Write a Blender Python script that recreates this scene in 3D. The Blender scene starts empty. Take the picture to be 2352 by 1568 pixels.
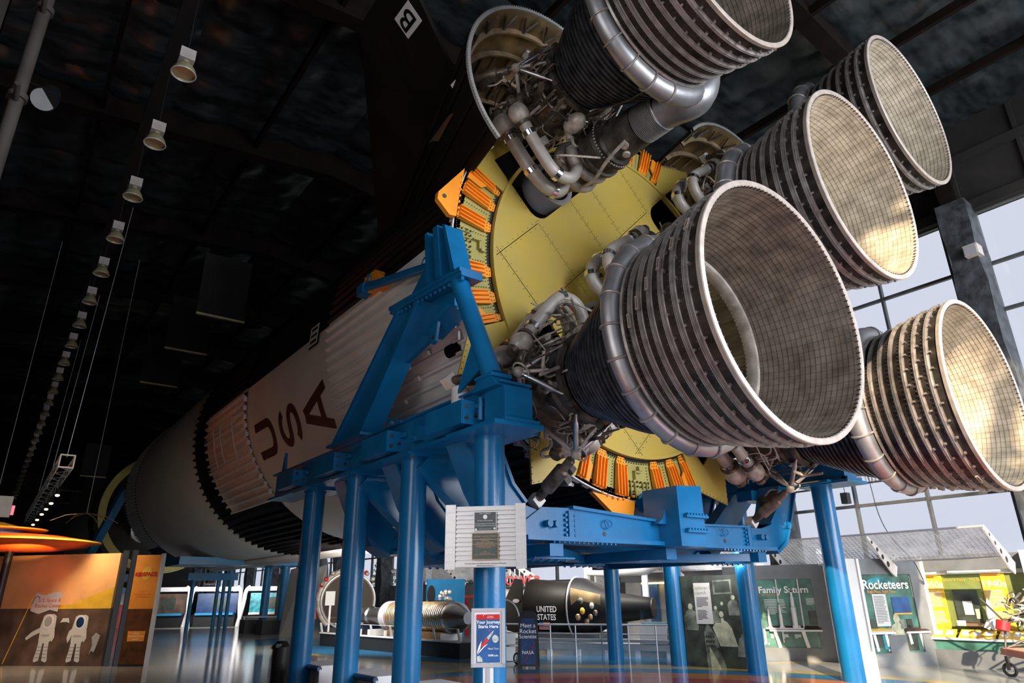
import bpy, math, random
from math import pi, sin, cos, radians as rad, hypot
from mathutils import Vector as V, Matrix
rnd = random.Random(11)
SC = bpy.context.scene
COL = SC.collection

# ------------------------------------------------------------------ camera, world, sun, area lights, exposure
RX, RZ, YE = 11.456, 8.935, 4.366      # rocket axis (x, z) and the plane of the nozzle exits
cam = bpy.data.cameras.new('camera'); cam.lens = 1530 / 2352 * 36; cam.sensor_width = 36; cam.clip_end = 400
camo = bpy.data.objects.new('camera', cam); COL.objects.link(camo)
th, ro, ya = rad(20.76), rad(-0.73), rad(37.1)
fw = V((sin(ya)*cos(th), cos(ya)*cos(th), sin(th))); rt = V((cos(ya), -sin(ya), 0)); up = rt.cross(fw)
r2 = rt*cos(ro) + up*sin(ro); u2 = -rt*sin(ro) + up*cos(ro)
camo.matrix_world = Matrix(((r2.x, u2.x, -fw.x, 0), (r2.y, u2.y, -fw.y, 0), (r2.z, u2.z, -fw.z, 1.98), (0, 0, 0, 1)))
SC.camera = camo
W = bpy.data.worlds.new('sky'); SC.world = W; W.use_nodes = True
bg = W.node_tree.nodes['Background']; bg.inputs[0].default_value = (.70, .73, .86, 1); bg.inputs[1].default_value = 1.08
def lamp(name, typ, loc, energy, col, direction, **kw):
    l = bpy.data.lights.new(name, typ); l.energy = energy; l.color = col
    for k, v in kw.items(): setattr(l, k, v)
    o = bpy.data.objects.new(name, l); COL.objects.link(o); o.location = loc
    o.rotation_euler = V(direction).to_track_quat('-Z', 'Y').to_euler(); return o
SUN = V((.62, .62, -.38)).normalized()
lamp('sun', 'SUN', (0, -30, 30), 12, (1, .80, .56), SUN, angle=rad(.8))
lamp('daylight_rear', 'AREA', (15, -13, 8), 9500, (.90, .94, 1.0), (0, 1, -.18), shape='RECTANGLE', size=18, size_y=12)
lamp('left_fill', 'AREA', (-12, 2, 5.5), 1350, (1, .97, .94), (1, .35, -.35), shape='RECTANGLE', size=15, size_y=6.5)  # added fill for the rocket's left flank, out of view
lamp('exhibit_fill', 'AREA', (16.9, 17.9, 3.4), 420, (1, .93, .84), (.7, .5, -.5), shape='RECTANGLE', size=4, size_y=.8)  # added fill facing away from the camera, brightens the capsule display
lamp('photo_wall_fill', 'AREA', (15.9, 12.3, 2.8), 45, (1, .95, .9), (.9, .45, -.35), shape='RECTANGLE', size=2, size_y=.4)  # added to lift the photo wall, no fixture modelled
lamp('far_exhibit_fill', 'AREA', (13.4, 53.0, 2.7), 420, (1, .95, .9), (.35, .9, -.15), shape='RECTANGLE', size=6, size_y=1)  # unseen fill added to brighten the far booths
lamp('engine_exhibit_fill', 'AREA', (11.2, 25, 3.0), 600, (1, .9, .78), (.75, .6, -.3), shape='RECTANGLE', size=6, size_y=1)  # unseen fill added for the lying tank and display bell
vs = SC.view_settings; vs.view_transform = 'Standard'; vs.look = 'None'; vs.gamma = 1; vs.use_curve_mapping = False; vs.exposure = 0.0

# ------------------------------------------------------------------ materials (procedural)
MATS = {}
def mat(name, col, rough=.5, metal=0, var=.12, scale=3, bump=0, bscale=30, stretch=None, dark=None, emit=None, spec=None):
    m = bpy.data.materials.new(name); m.use_nodes = True; nt = m.node_tree; N = nt.nodes; L = nt.links
    b = N['Principled BSDF']; b.inputs['Roughness'].default_value = rough; b.inputs['Metallic'].default_value = metal
    if spec is not None: b.inputs['Specular IOR Level'].default_value = spec
    tc = N.new('ShaderNodeTexCoord'); mp = N.new('ShaderNodeMapping'); L.new(tc.outputs['Object'], mp.inputs[0])
    if stretch: mp.inputs['Scale'].default_value = stretch
    nz = N.new('ShaderNodeTexNoise'); nz.inputs['Scale'].default_value = scale; nz.inputs['Detail'].default_value = 5
    L.new(mp.outputs[0], nz.inputs[0])
    cr = N.new('ShaderNodeValToRGB'); L.new(nz.outputs[0], cr.inputs[0])
    c2 = dark if dark else tuple(c*(1-2.2*var) for c in col)
    cr.color_ramp.elements[0].position = .32; cr.color_ramp.elements[1].position = .68
    cr.color_ramp.elements[0].color = (*[max(0, c) for c in c2], 1); cr.color_ramp.elements[1].color = (*[min(1, c*(1+var)) for c in col], 1)
    L.new(cr.outputs[0], b.inputs['Base Color'])
    if bump:
        n2 = N.new('ShaderNodeTexNoise'); n2.inputs['Scale'].default_value = bscale; n2.inputs['Detail'].default_value = 3; L.new(mp.outputs[0], n2.inputs[0])
        bp = N.new('ShaderNodeBump'); bp.inputs['Strength'].default_value = bump; bp.inputs['Distance'].default_value = .03
        L.new(n2.outputs[0], bp.inputs['Height']); L.new(bp.outputs[0], b.inputs['Normal'])
    if emit:
        b.inputs['Emission Color'].default_value = (*col, 1); b.inputs['Emission Strength'].default_value = emit
    MATS[name] = m; return m
def flat(name, col, rough=.5, **k): return mat(name, col, rough, var=.02, **k)
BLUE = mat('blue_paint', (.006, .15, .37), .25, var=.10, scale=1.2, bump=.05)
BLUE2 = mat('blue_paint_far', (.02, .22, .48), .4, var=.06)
YEL = mat('chromate_yellow', (.50, .36, .06), .42, var=.05, scale=1.1, dark=(.46, .35, .09), bump=.04, bscale=60)
YEL2 = mat('chromate_green', (.40, .35, .10), .5, var=.06, scale=2)
ORG = mat('orange_paint', (1.0, .33, .02), .42, var=.06, scale=2)
WHT = mat('rocket_white', (.74, .71, .67), .5, var=.04, scale=.6, bump=.03, bscale=8)
WHT2 = mat('rocket_white_ribbed', (.78, .765, .75), .45, var=.05, scale=1.2)
BLK = mat('rocket_black', (.006, .006, .007), .5, var=.1, spec=.2)
BLK2 = mat('rocket_black_satin', (.009, .007, .006), .55, var=.3, scale=.8, spec=.25)
GREY = mat('grey_primer', (.32, .32, .31), .45, var=.08)
STEEL = mat('brushed_steel', (.52, .53, .55), .34, 1, var=.07, scale=4, bump=.05)
MANI = mat('manifold_steel', (.42, .42, .44), .44, .8, var=.16, scale=1.6, bump=.12, bscale=6)
BAND = mat('band_alloy', (.38, .35, .335), .42, .55, var=.16, scale=6)
BANDW = mat('rim_alloy', (.46, .395, .35), .42, .35, var=.10, scale=6)
SKIN = mat('nozzle_skin', (.058, .048, .041), .5, .6, var=.35, scale=4, stretch=(1, .12, 1), bump=.1)
TUBE = mat('tube_wall', (.075, .08, .088), .42, .7, var=.3, scale=5)
TUBEIN = mat('tube_wall_inner', (.21, .17, .10), .5, .5, var=.3, scale=5, stretch=(1, .1, 1))
PIPE = mat('duct_grey', (.42, .385, .35), .45, .15, var=.12, scale=3, bump=.06)
PIPED = mat('pipe_brown', (.20, .16, .13), .42, .6, var=.3, scale=5)
PIPEL = mat('pipe_light', (.50, .45, .40), .42, .15, var=.2, scale=5)
IRON = mat('dark_casting', (.10, .088, .076), .5, .55, var=.3, scale=4, bump=.2)
CHROME = mat('polished_clamp', (.80, .82, .86), .16, 1, var=.04)
CORD = mat('white_harness', (.55, .50, .43), .6, var=.2, scale=20)
REDT = mat('red_ties', (.42, .10, .06), .6)
GOLD = mat('fairing_inner', (.34, .24, .12), .48, .35, var=.28, scale=2.2, bump=.05)
GOLDF = mat('fairing_frame', (.46, .34, .22), .45, .4, var=.15, scale=4)
BROWNS = mat('brown_steel_beam', (.007, .004, .003), .8, var=.25, scale=1.5, spec=.1)
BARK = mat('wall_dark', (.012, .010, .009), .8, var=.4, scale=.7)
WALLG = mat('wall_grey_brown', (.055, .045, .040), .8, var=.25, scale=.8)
PIER = mat('pier_fabric', (.055, .062, .072), .55, var=.3, scale=3, bump=.8, bscale=5)
MULL = mat('mullion_steel', (.10, .11, .12), .4, .3)
QUILT = mat('ceiling_quilt', (.024, .031, .036), .30, .2, var=.3, scale=1.5, bump=.35, bscale=1.6, stretch=(1, 2.4, 1))
ALU = mat('alu_sheet', (.40, .40, .41), .38, .8, var=.05, stretch=(1, 1, 8), bump=.03)
SILV = flat('silver_frame', (.50, .50, .54), .35, metal=.3)
WHITE = flat('white_paint', (.72, .72, .74), .4)
OFFW = flat('off_white', (.55, .56, .56), .5)
DARK = flat('dark_plastic', (.012, .013, .016), .45)
BGREY = mat('booth_grey', (.15, .165, .18), .5, var=.08)
BGREYL = mat('booth_light_grey', (.36, .37, .38), .5, var=.06)
TEXTW = flat('print_white', (.85, .85, .85), .5)
TEXTD = flat('print_dark', (.03, .03, .04), .5)
TEXTR = flat('print_red', (.55, .02, .02), .5)
TEXTO = flat('print_orange', (.85, .30, .04), .5)
MAROON = flat('rocket_lettering', (.055, .008, .008), .55)
PGRN = mat('print_green', (.07, .20, .16), .4, var=.3, scale=2)
PLIME = mat('print_lime', (.19, .24, .07), .45, var=.15, scale=2)
PYEL = mat('print_yellow', (.70, .42, .04), .45, var=.08)
PBLUE = mat('print_blue', (.02, .10, .30), .4, var=.2, scale=3)
PNAVY = mat('print_navy', (.01, .04, .13), .4, var=.2, scale=3)
PTEAL = mat('print_teal', (.03, .30, .38), .4, var=.3, scale=4)
PSEP = mat('print_photo_grey', (.20, .23, .19), .5, var=.4, scale=3)
PSEPD = mat('print_photo_dark', (.045, .06, .048), .5, var=.3, scale=3)
PSEPL = mat('print_photo_light', (.50, .53, .38), .5, var=.2, scale=4)
PBRN = mat('print_brown', (.12, .075, .055), .5, var=.3, scale=1.5)
PORG = mat('print_sky_orange', (.80, .42, .17), .5, var=.12, scale=.8)
PORGD = mat('print_orange_deep', (.75, .27, .03), .5, var=.1, scale=1)
REDP = mat('red_paint', (.55, .02, .025), .35, var=.1)
REDB = mat('red_frame', (.45, .03, .03), .4)
SAUCO = mat('saucer_orange', (.85, .09, .01), .35, var=.15, scale=1.5)
SAUCY = mat('saucer_yellow', (.80, .42, .03), .35, var=.1)
RUBBER = flat('rubber', (.02, .02, .02), .5)
WARM = mat('warm_lamp', (1, .62, .25), .5, var=.01, emit=6)
COOL = mat('tube_lamp', (1, .86, .62), .5, var=.01, emit=3)
LEAF = mat('leaf', (.25, .42, .16), .6, var=.3, scale=8)
BARKM = mat('tree_bark', (.12, .09, .06), .8)
SHADE_RAIL = mat('shadow_rail_black', (.004, .004, .004), .8)
BASEG = mat('wall_base_grey', (.22, .23, .24), .6, var=.1, scale=.6)
LAWN = mat('outside_ground', (.30, .32, .28), .8)
LAMPG = mat('lamp_housing', (.55, .50, .47), .45, .1, var=.08)
LAMPR = mat('lamp_reflector', (.42, .38, .22), .35, .3, var=.15)
MESHW = mat('canopy_mesh', (.78, .80, .82), .5, .2)
BRONZE = flat('bronze_trim', (.40, .24, .14), .4, metal=.6)
PLAQ = mat('plaque_green', (.015, .035, .03), .35, var=.15, scale=20)
MOON = mat('print_moon', (.55, .60, .55), .6, var=.25, scale=20)

def liner_mat(name, a, b_, scale=1.0):
    m = mat(name, a, .48, .35, var=.3, scale=4, dark=b_); nt = m.node_tree; N = nt.nodes; L = nt.links; bs = N['Principled BSDF']
    uv = N.new('ShaderNodeUVMap'); br = N.new('ShaderNodeTexBrick'); L.new(uv.outputs[0], br.inputs[0])
    br.offset = 0; br.inputs['Scale'].default_value = 1; br.inputs['Mortar Size'].default_value = .028
    br.inputs['Brick Width'].default_value = 1; br.inputs['Row Height'].default_value = 1
    mx = N.new('ShaderNodeMix'); mx.data_type = 'RGBA'; mx.inputs[7].default_value = (*[c*.42 for c in b_], 1)
    src = bs.inputs['Base Color'].links[0].from_socket; L.new(src, mx.inputs[6]); L.new(br.outputs['Fac'], mx.inputs[0]); L.new(mx.outputs[2], bs.inputs['Base Color'])
    bs.inputs['Metallic'].default_value = .1
    return m
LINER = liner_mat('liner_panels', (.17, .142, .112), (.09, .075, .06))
LINER_LIT = liner_mat('liner_panels_lit', (.40, .35, .27), (.28, .24, .18))
def glass_mat(name, col, k):
    m = bpy.data.materials.new(name); m.use_nodes = True; nt = m.node_tree; N = nt.nodes; L = nt.links
    N.remove(N['Principled BSDF']); t = N.new('ShaderNodeBsdfTransparent'); t.inputs[0].default_value = (*col, 1)
    g = N.new('ShaderNodeBsdfGlossy'); g.inputs['Roughness'].default_value = .03
    nz = N.new('ShaderNodeTexNoise'); nz.inputs['Scale'].default_value = 2
    mr = N.new('ShaderNodeMapRange'); mr.inputs[3].default_value = k*.8; mr.inputs[4].default_value = k*1.2; L.new(nz.outputs[0], mr.inputs[0])
    x = N.new('ShaderNodeMixShader'); L.new(mr.outputs[0], x.inputs[0]); L.new(t.outputs[0], x.inputs[1]); L.new(g.outputs[0], x.inputs[2])
    L.new(x.outputs[0], N['Material Output'].inputs[0]); return m
GLASS = glass_mat('window_glass', (.97, .98, .98), .05)
CLEAR = glass_mat('acrylic', (.88, .90, .90), .10)
def floor_mat():
    m = mat('floor_epoxy', (.38, .39, .37), .12, var=.10, scale=.5, bump=.015, bscale=3, spec=.7); nt = m.node_tree; N = nt.nodes; L = nt.links; b = N['Principled BSDF']
    tc = N.new('ShaderNodeTexCoord'); sep = N.new('ShaderNodeSeparateXYZ'); L.new(tc.outputs['Object'], sep.inputs[0])
    cur = b.inputs['Base Color'].links[0].from_socket
    def ring(cx, cy, sx, stops, cur):
        c = N.new('ShaderNodeCombineXYZ')
        for k, (o, cc, s) in enumerate((('X', cx, sx), ('Y', cy, 1))):
            a = N.new('ShaderNodeMath'); a.operation = 'MULTIPLY_ADD'; L.new(sep.outputs[o], a.inputs[0]); a.inputs[1].default_value = s; a.inputs[2].default_value = -cc*s
            L.new(a.outputs[0], c.inputs[k])
        le = N.new('ShaderNodeVectorMath'); le.operation = 'LENGTH'; L.new(c.outputs[0], le.inputs[0])
        for lo, hi, colr in stops:
            g1 = N.new('ShaderNodeMath'); g1.operation = 'GREATER_THAN'; L.new(le.outputs[1], g1.inputs[0]); g1.inputs[1].default_value = lo
            g2 = N.new('ShaderNodeMath'); g2.operation = 'LESS_THAN'; L.new(le.outputs[1], g2.inputs[0]); g2.inputs[1].default_value = hi
            mu = N.new('ShaderNodeMath'); mu.operation = 'MULTIPLY'; L.new(g1.outputs[0], mu.inputs[0]); L.new(g2.outputs[0], mu.inputs[1])
            mx = N.new('ShaderNodeMix'); mx.data_type = 'RGBA'; L.new(mu.outputs[0], mx.inputs[0]); L.new(cur, mx.inputs[6]); mx.inputs[7].default_value = (*colr, 1)
            cur = mx.outputs[2]
        return cur
    BL, YL, RD, OR = (.03, .20, .42), (.62, .42, .06), (.40, .06, .06), (.62, .20, .06)
    cur = ring(8, 8, 1.0, ((3.0, 5.2, BL), (5.2, 7.5, RD), (7.5, 8.6, OR), (8.6, 9.6, BL), (9.6, 10.1, YL)), cur)
    cur = ring(26, 27, 1, ((12.0, 12.4, YL), (12.4, 15.6, BL), (15.6, 16.0, YL)), cur)
    cur = ring(11, 47, 1.2, ((9.6, 10, YL), (10, 15, BL), (15, 15.5, YL)), cur)
    L.new(cur, b.inputs['Base Color']); return m
FLOOR = floor_mat()

# ------------------------------------------------------------------ mesh helpers
class G:
    def __init__(s): s.v = []; s.f = []; s.uv = None
    def add(s, vs, fs):
        n = len(s.v); s.v += [tuple(p) for p in vs]; s.f += [tuple(i+n for i in f) for f in fs]; return s
    def box(s, c, d, ax=None):
        """box centred c, full sizes d; ax: three unit axes"""
        c = V(c); A = [V(a) for a in ax] if ax else [V((1,0,0)), V((0,1,0)), V((0,0,1))]
        vs = [c + A[0]*(d[0]/2*i) + A[1]*(d[1]/2*j) + A[2]*(d[2]/2*k) for i in (-1,1) for j in (-1,1) for k in (-1,1)]
        return s.add(vs, [(0,1,3,2),(4,6,7,5),(0,4,5,1),(2,3,7,6),(0,2,6,4),(1,5,7,3)])
    def bb(s, a, b): return s.box([(a[i]+b[i])/2 for i in range(3)], [abs(a[i]-b[i]) for i in range(3)])
    def bar(s, a, b, w, h, upv=(0,0,1)):
        a = V(a); b = V(b); d = (b-a).normalized(); u = V(upv); x = d.cross(u)
        if x.length < 1e-4: x = d.cross(V((1,0,0)))
        x.normalize(); z = x.cross(d)
        return s.box((a+b)/2, ((b-a).length, w, h), (d, x, z))
    def tube(s, pts, r, n=10, caps=True, closed=False):
        pts = [V(p) for p in pts]; m = len(pts); rr = r if isinstance(r, (list, tuple)) else [r]*m
        prev = None; vs = []
        for i, p in enumerate(pts):
            if closed: t = (pts[(i+1) % m]-pts[i-1])
            else: t = pts[min(i+1, m-1)]-pts[max(i-1, 0)]
            t.normalize()
            if prev is None:
                q = V((0,0,1)) if abs(t.z) < .9 else V((1,0,0)); a = t.cross(q).normalized()
            else: a = (prev - t*prev.dot(t)).normalized()
            prev = a; b = t.cross(a)
            vs += [p + (a*cos(2*pi*k/n) + b*sin(2*pi*k/n))*rr[i] for k in range(n)]
        fs = [(i*n+k, i*n+(k+1) % n, (i+1)*n+(k+1) % n, (i+1)*n+k) for i in range(m-1) for k in range(n)]
        if closed: fs += [((m-1)*n+k, (m-1)*n+(k+1) % n, (k+1) % n, k) for k in range(n)]
        elif caps: fs += [tuple(range(n-1, -1, -1)), tuple((m-1)*n+k for k in range(n))]
        return s.add(vs, fs)
    def lathe(s, prof, n=48, c=(0,0), a0=0, a1=360, mod=None, uvs=None, closed=False):
        """profile [(y, r)] round the Y axis through (c.x, c.z)"""
        full = abs(a1-a0) >= 359.9; m = n if full else n+1; vs = []; P = len(prof)
        for y, r in prof:
            for k in range(m):
                a = rad(a0+(a1-a0)*k/n); q = r + (mod(k, y) if mod else 0)
                vs.append((c[0]+q*cos(a), y, c[1]+q*sin(a)))
        fs = []; uvl = []
        rng = range(P if closed else P-1)
        for i in rng:
            j = (i+1) % P
            for k in range(n):
                k2 = (k+1) % m
                fs.append((i*m+k, i*m+k2, j*m+k2, j*m+k))
                if uvs: uvl += [(k/n*uvs[0], i*uvs[1]), ((k+1)/n*uvs[0], i*uvs[1]), ((k+1)/n*uvs[0], (i+1)*uvs[1]), (k/n*uvs[0], (i+1)*uvs[1])]
        if uvs: s.uv = (s.uv or []) + uvl
        return s.add(vs, fs)
    def plate(s, poly, y0, y1):
        """polygon [(x,z)] extruded along Y"""
        n = len(poly)
        return s.add([(x, y0, z) for x, z in poly]+[(x, y1, z) for x, z in poly],
            [tuple(range(n)), tuple(range(2*n-1, n-1, -1))]+[(k, n+k, n+(k+1) % n, (k+1) % n) for k in range(n)])
    def prism(s, poly, o, ux, uy, t):
        """polygon in the plane o + x*ux + y*uy extruded by t along the normal"""
        o, ux, uy = V(o), V(ux), V(uy); nn = ux.cross(uy).normalized()*t; n = len(poly)
        a = [o+ux*x+uy*y for x, y in poly]
        return s.add(a+[p+nn for p in a], [tuple(range(n-1, -1, -1)), tuple(range(n, 2*n))]+[(k, (k+1) % n, n+(k+1) % n, n+k) for k in range(n)])
    def ico(s, c, r, sc=(1,1,1), n=8, m=6):
        vs = []; 
        for i in range(1, m):
            for k in range(n):
                vs.append((c[0]+r*sc[0]*sin(pi*i/m)*cos(2*pi*k/n), c[1]+r*sc[1]*sin(pi*i/m)*sin(2*pi*k/n), c[2]+r*sc[2]*cos(pi*i/m)))
        vs += [(c[0], c[1], c[2]+r*sc[2]), (c[0], c[1], c[2]-r*sc[2])]; T = (m-1)*n
        fs = [(i*n+k, (i+1)*n+k, (i+1)*n+(k+1) % n, i*n+(k+1) % n) for i in range(m-2) for k in range(n)]
        fs += [(T, k, (k+1) % n) for k in range(n)]+[(T+1, (m-2)*n+(k+1) % n, (m-2)*n+k) for k in range(n)]
        return s.add(vs, fs)
    def cyl(s, a, b, r, n=16): return s.tube([a, b], r, n)
    def mesh(s, name, m, smooth=True):
        me = bpy.data.meshes.new(name); me.from_pydata(s.v, [], s.f)
        if s.uv and len(s.uv) == len(me.loops):
            l = me.uv_layers.new(name='uv'); l.data.foreach_set('uv', [c for p in s.uv for c in p])
        if smooth:
            me.shade_smooth()
            try: me.set_sharp_from_angle(angle=rad(38))
            except Exception: pass
        me.materials.append(m); return me
def origin(o):
    p = V((0,0,0))
    while o: p = p+V(o.location); o = o.parent
    return p
def obj(name, g, m, parent=None, label=None, smooth=True, **props):
    """link a G as one mesh object; geometry is given in world coordinates, parents have no rotation here"""
    me = g.mesh(name, m, smooth)
    if parent is not None:
        q = origin(parent)
        if q.length: me.transform(Matrix.Translation(-q))
    else:
        xs = [v.co for v in me.vertices]
        if xs:
            q = V(((min(c.x for c in xs)+max(c.x for c in xs))/2, (min(c.y for c in xs)+max(c.y for c in xs))/2, min(c.z for c in xs)))
            if props.get('kind') == 'structure': q = V((0,0,0))
            me.transform(Matrix.Translation(-q))
    o = bpy.data.objects.new(name, me); COL.objects.link(o)
    if parent is not None: o.parent = parent
    elif props.get('kind') != 'structure': o.location = q
    if label: o['label'] = label
    for k, v in props.items(): o[k] = v
    return o
def thing(name, label, cat, loc=(0,0,0), group=None):
    o = bpy.data.objects.new(name, None); COL.objects.link(o); o.empty_display_size = .2; o.location = loc; o['label'] = label; o['category'] = cat
    if group: o['group'] = group
    return o
def clone(o, parent=None):
    c = o.copy(); COL.objects.link(c)
    if parent is not None: c.parent = parent
    for ch in list(o.children): clone(ch, c)
    return c
def again(me_obj, parent, loc=None, rotz=None):
    c = me_obj.copy(); COL.objects.link(c); c.parent = parent
    if loc is not None: c.location = loc
    if rotz is not None: c.rotation_euler.z = rotz
    return c
def text(s, size, o, ux, uy, m, parent, name='lettering', align='CENTER', ext=.003, bold=0, mapf=None, label=None, sx=1):
    cu = bpy.data.curves.new('t', 'FONT'); cu.body = s; cu.size = size; cu.align_x = align; cu.align_y = 'CENTER'; cu.extrude = 0; cu.resolution_u = 3; cu.offset = bold
    tmp = bpy.data.objects.new('t', cu); me = bpy.data.meshes.new_from_object(tmp)
    bpy.data.objects.remove(tmp); g = G(); o, ux, uy = V(o), V(ux), V(uy); nn = ux.cross(uy).normalized()
    vs = []
    for v in me.vertices:
        if mapf: vs.append(mapf(v.co.x*sx, v.co.y))
        else: vs.append(o+ux*(v.co.x*sx)+uy*v.co.y+nn*ext)
    g.add(vs, [tuple(p.vertices) for p in me.polygons]); bpy.data.meshes.remove(me)
    return obj(name, g, m, parent, label, smooth=False)
def smoothpath(pts, k=3):
    """Chaikin corner rounding"""
    p = [V(q) for q in pts]
    for _ in range(k):
        q = [p[0]]
        for a, b in zip(p, p[1:]): q += [a*.75+b*.25, a*.25+b*.75]
        q.append(p[-1]); p = q
    return p

# ================================================================== SETTING
obj('floor', G().bb((-12, -12, -.3), (27, 112, 0)), FLOOR, kind='structure')
# ceiling: sagging quilted blanket, a grid of seams that pulls in and cushions that bulge
def ceil_z(x): return 17.2 + .12*(24-x) if x > 8 else 19.12 - .12*(8-x)
g = G(); nx, ny = 150, 330; x0, x1, y0, y1 = -12, 24.2, -9.25, 111
for j in range(ny+1):
    y = y0+(y1-y0)*j/ny
    for i in range(nx+1):
        x = x0+(x1-x0)*i/nx
        sx = abs(sin(pi*x/2.0)); sy = abs(sin(pi*y/1.36)); s = (sx*sy)**.5
        g.v.append((x, y, ceil_z(x)-.24*s-.06*sin(x*5.1+y*2.7)*s))
g.f = [(j*(nx+1)+i, j*(nx+1)+i+1, (j+1)*(nx+1)+i+1, (j+1)*(nx+1)+i) for j in range(ny) for i in range(nx)]
obj('ceiling', g, QUILT, kind='structure')
# right wall: sill below, dark band above, bays of glazing between fabric-wrapped frames
SILL, LINT = 2.6, 13.72
PY = [6.45+8.15*k for k in range(-2, 13)]
g = G().bb((23.95, -12, 0), (24.3, 112, SILL)); obj('trim_40', g, BASEG, kind='structure')
g = G(); g.bb((24, -12, LINT), (24.35, 112, 18.4)); g.bb((23.75, -12, LINT), (24, 112, LINT+.35)); g.bb((23.8, -12, 15.6), (24, 112, 15.9))
for k in range(60): g.bb((23.9, -10+2.04*k, LINT+.35), (24, -9.88+2.04*k, 17))
obj('wall_right', g, BARK, kind='structure')
rails = (SILL, 4.72, 7.4, 10.2, 11.8, LINT)
for b, (pa, pb) in enumerate(zip(PY, PY[1:])):
    ya_, yb_ = pa+.35, pb-.35; w = bpy.data.objects.new(f'window_{b+1}', None); COL.objects.link(w); w.location = (24.1, (pa+pb)/2, SILL); w['kind'] = 'structure'
    cols = [ya_] + [pa+.72+2.35*k for k in range(0, 4) if pa+.72+2.35*k < yb_-.3] + [yb_]
    cols = sorted(set(cols))
    for z in rails: obj('transom', G().bb((24.02, ya_, z-.05), (24.16, yb_, z+.05)), MULL, w)
    for y in cols: obj('mullion', G().bb((24.0, y-.04, SILL), (24.18, y+.04, LINT)), MULL, w)
    for ca, cb in zip(cols, cols[1:]):
        for za, zb in zip(rails, rails[1:]):
            if b > 6 and za > 3: continue
            obj('pane', G().bb((24.08, ca+.03, za+.04), (24.10, cb-.03, zb-.04)), GLASS, w, smooth=False)
        if b > 6: obj('pane', G().bb((24.08, ca+.03, rails[1]+.04), (24.10, cb-.03, LINT-.04)), GLASS, w, smooth=False)
# rigid frames: pier plus rafter, one piece of the building each
for i, p in enumerate(PY):
    if p < -5: continue
    t = bpy.data.objects.new('trim_%d' % (i+1), None); COL.objects.link(t); t.location = (23.6, p, 0); t['kind'] = 'structure'
    g = G(); n = 14      # wrapped pier with a wavy blanket face
    for k in range(n+1):
        z = 13.9*k/n; q = .04*sin(k*2.3+i); g.v += [(23.95, p-.42+q, z), (23.2-.012*z+q, p-.42-q, z), (23.2-.012*z-q, p+.42+q, z), (23.95, p+.42-q, z)]
    for k in range(n): g.f += [(4*k+a, 4*k+a+1, 4*k+a+5, 4*k+a+4) for a in range(3)]
    obj('pier', g, PIER, t)
    g = G()
    for dy in (-.22, .22): g.box((0,0,0), (0,0,0))
    g = G()
    g.plate([(23.9, 13.9), (23.1, 13.9), (22.5, 16.0), (8, 17.9), (8, 19.1), (23.9, 17.3)], p-.03, p+.03)
    g.bar((23.1, p, 13.8), (22.5, p, 16.0), .5, .06, (1, 0, 0)); g.bar((22.5, p, 16.0), (8, p, 17.9), .5, .06)
    g.plate([(8, 17.9), (-12, 16), (-12, 17), (8, 19.1)], p-.03, p+.03); g.bar((8, p, 17.9), (-12, p, 16), .5, .06)
    obj('rafter', g, BROWNS, t)
    obj('knee_brace', G().bar((23.3, p+.2, 15.2), (20.5, p+4.4, 17.0), .34, .34), BROWNS, t)
g = G()
for x in (21.2, 18.6, 15.8, 13, 10.2, 5, 0, -5): g.bb((x-.07, -12, ceil_z(x)-.75), (x+.07, 111, ceil_z(x)-.45))
obj('trim_30', g, BROWNS, kind='structure')
# left side: near block of grey wall, then a dark recess with hung panels
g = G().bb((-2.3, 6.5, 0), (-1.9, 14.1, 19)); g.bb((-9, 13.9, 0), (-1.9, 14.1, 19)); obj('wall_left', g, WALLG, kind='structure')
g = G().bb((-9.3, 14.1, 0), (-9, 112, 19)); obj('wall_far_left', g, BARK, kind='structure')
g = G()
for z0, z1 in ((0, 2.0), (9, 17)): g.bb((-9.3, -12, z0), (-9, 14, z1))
obj('wall_left_gap', g, WALLG, kind='structure')  # unseen wall, gap left open for the added fill lamp
g = G().bb((-12, 110, 0), (27, 110.3, 20)); obj('wall_back', g, BARK, kind='structure')
# wall behind the camera: one large opening, shaped to aim the sun, with mullions and a diagonal roof brace
g = G().bb((-12, -9.3, 0), (-3.2, -9, 20)); g.bb((-3.2, -9.3, 17.7), (24, -9, 20)); g.bb((-3.2, -9.3, 0), (24, -9, 2.0))
obj('wall_front', g, BARK, kind='structure')
wd = bpy.data.objects.new('window_20', None); COL.objects.link(wd); wd.location = (14, -9.1, 2); wd['kind'] = 'structure'
for x in (-1.4, 2.6, 6.6, 10.5, 14.4, 18.3, 21.5): obj('mullion', G().bb((x-.05, -9.2, 2), (x+.05, -9.05, 17.7)), MULL, wd)
for z in (5.6, 9.2): obj('transom', G().bb((-3.2, -9.2, z-.05), (24, -9.05, z+.05)), MULL, wd)
for a, b in (((0, -8.6, 9.0), (5, -8.6, 16.0)), ((5, -8.6, 9.0), (2, -8.6, 13.0))): obj('brace', G().cyl(a, b, .22, 10), MULL, wd)
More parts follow.
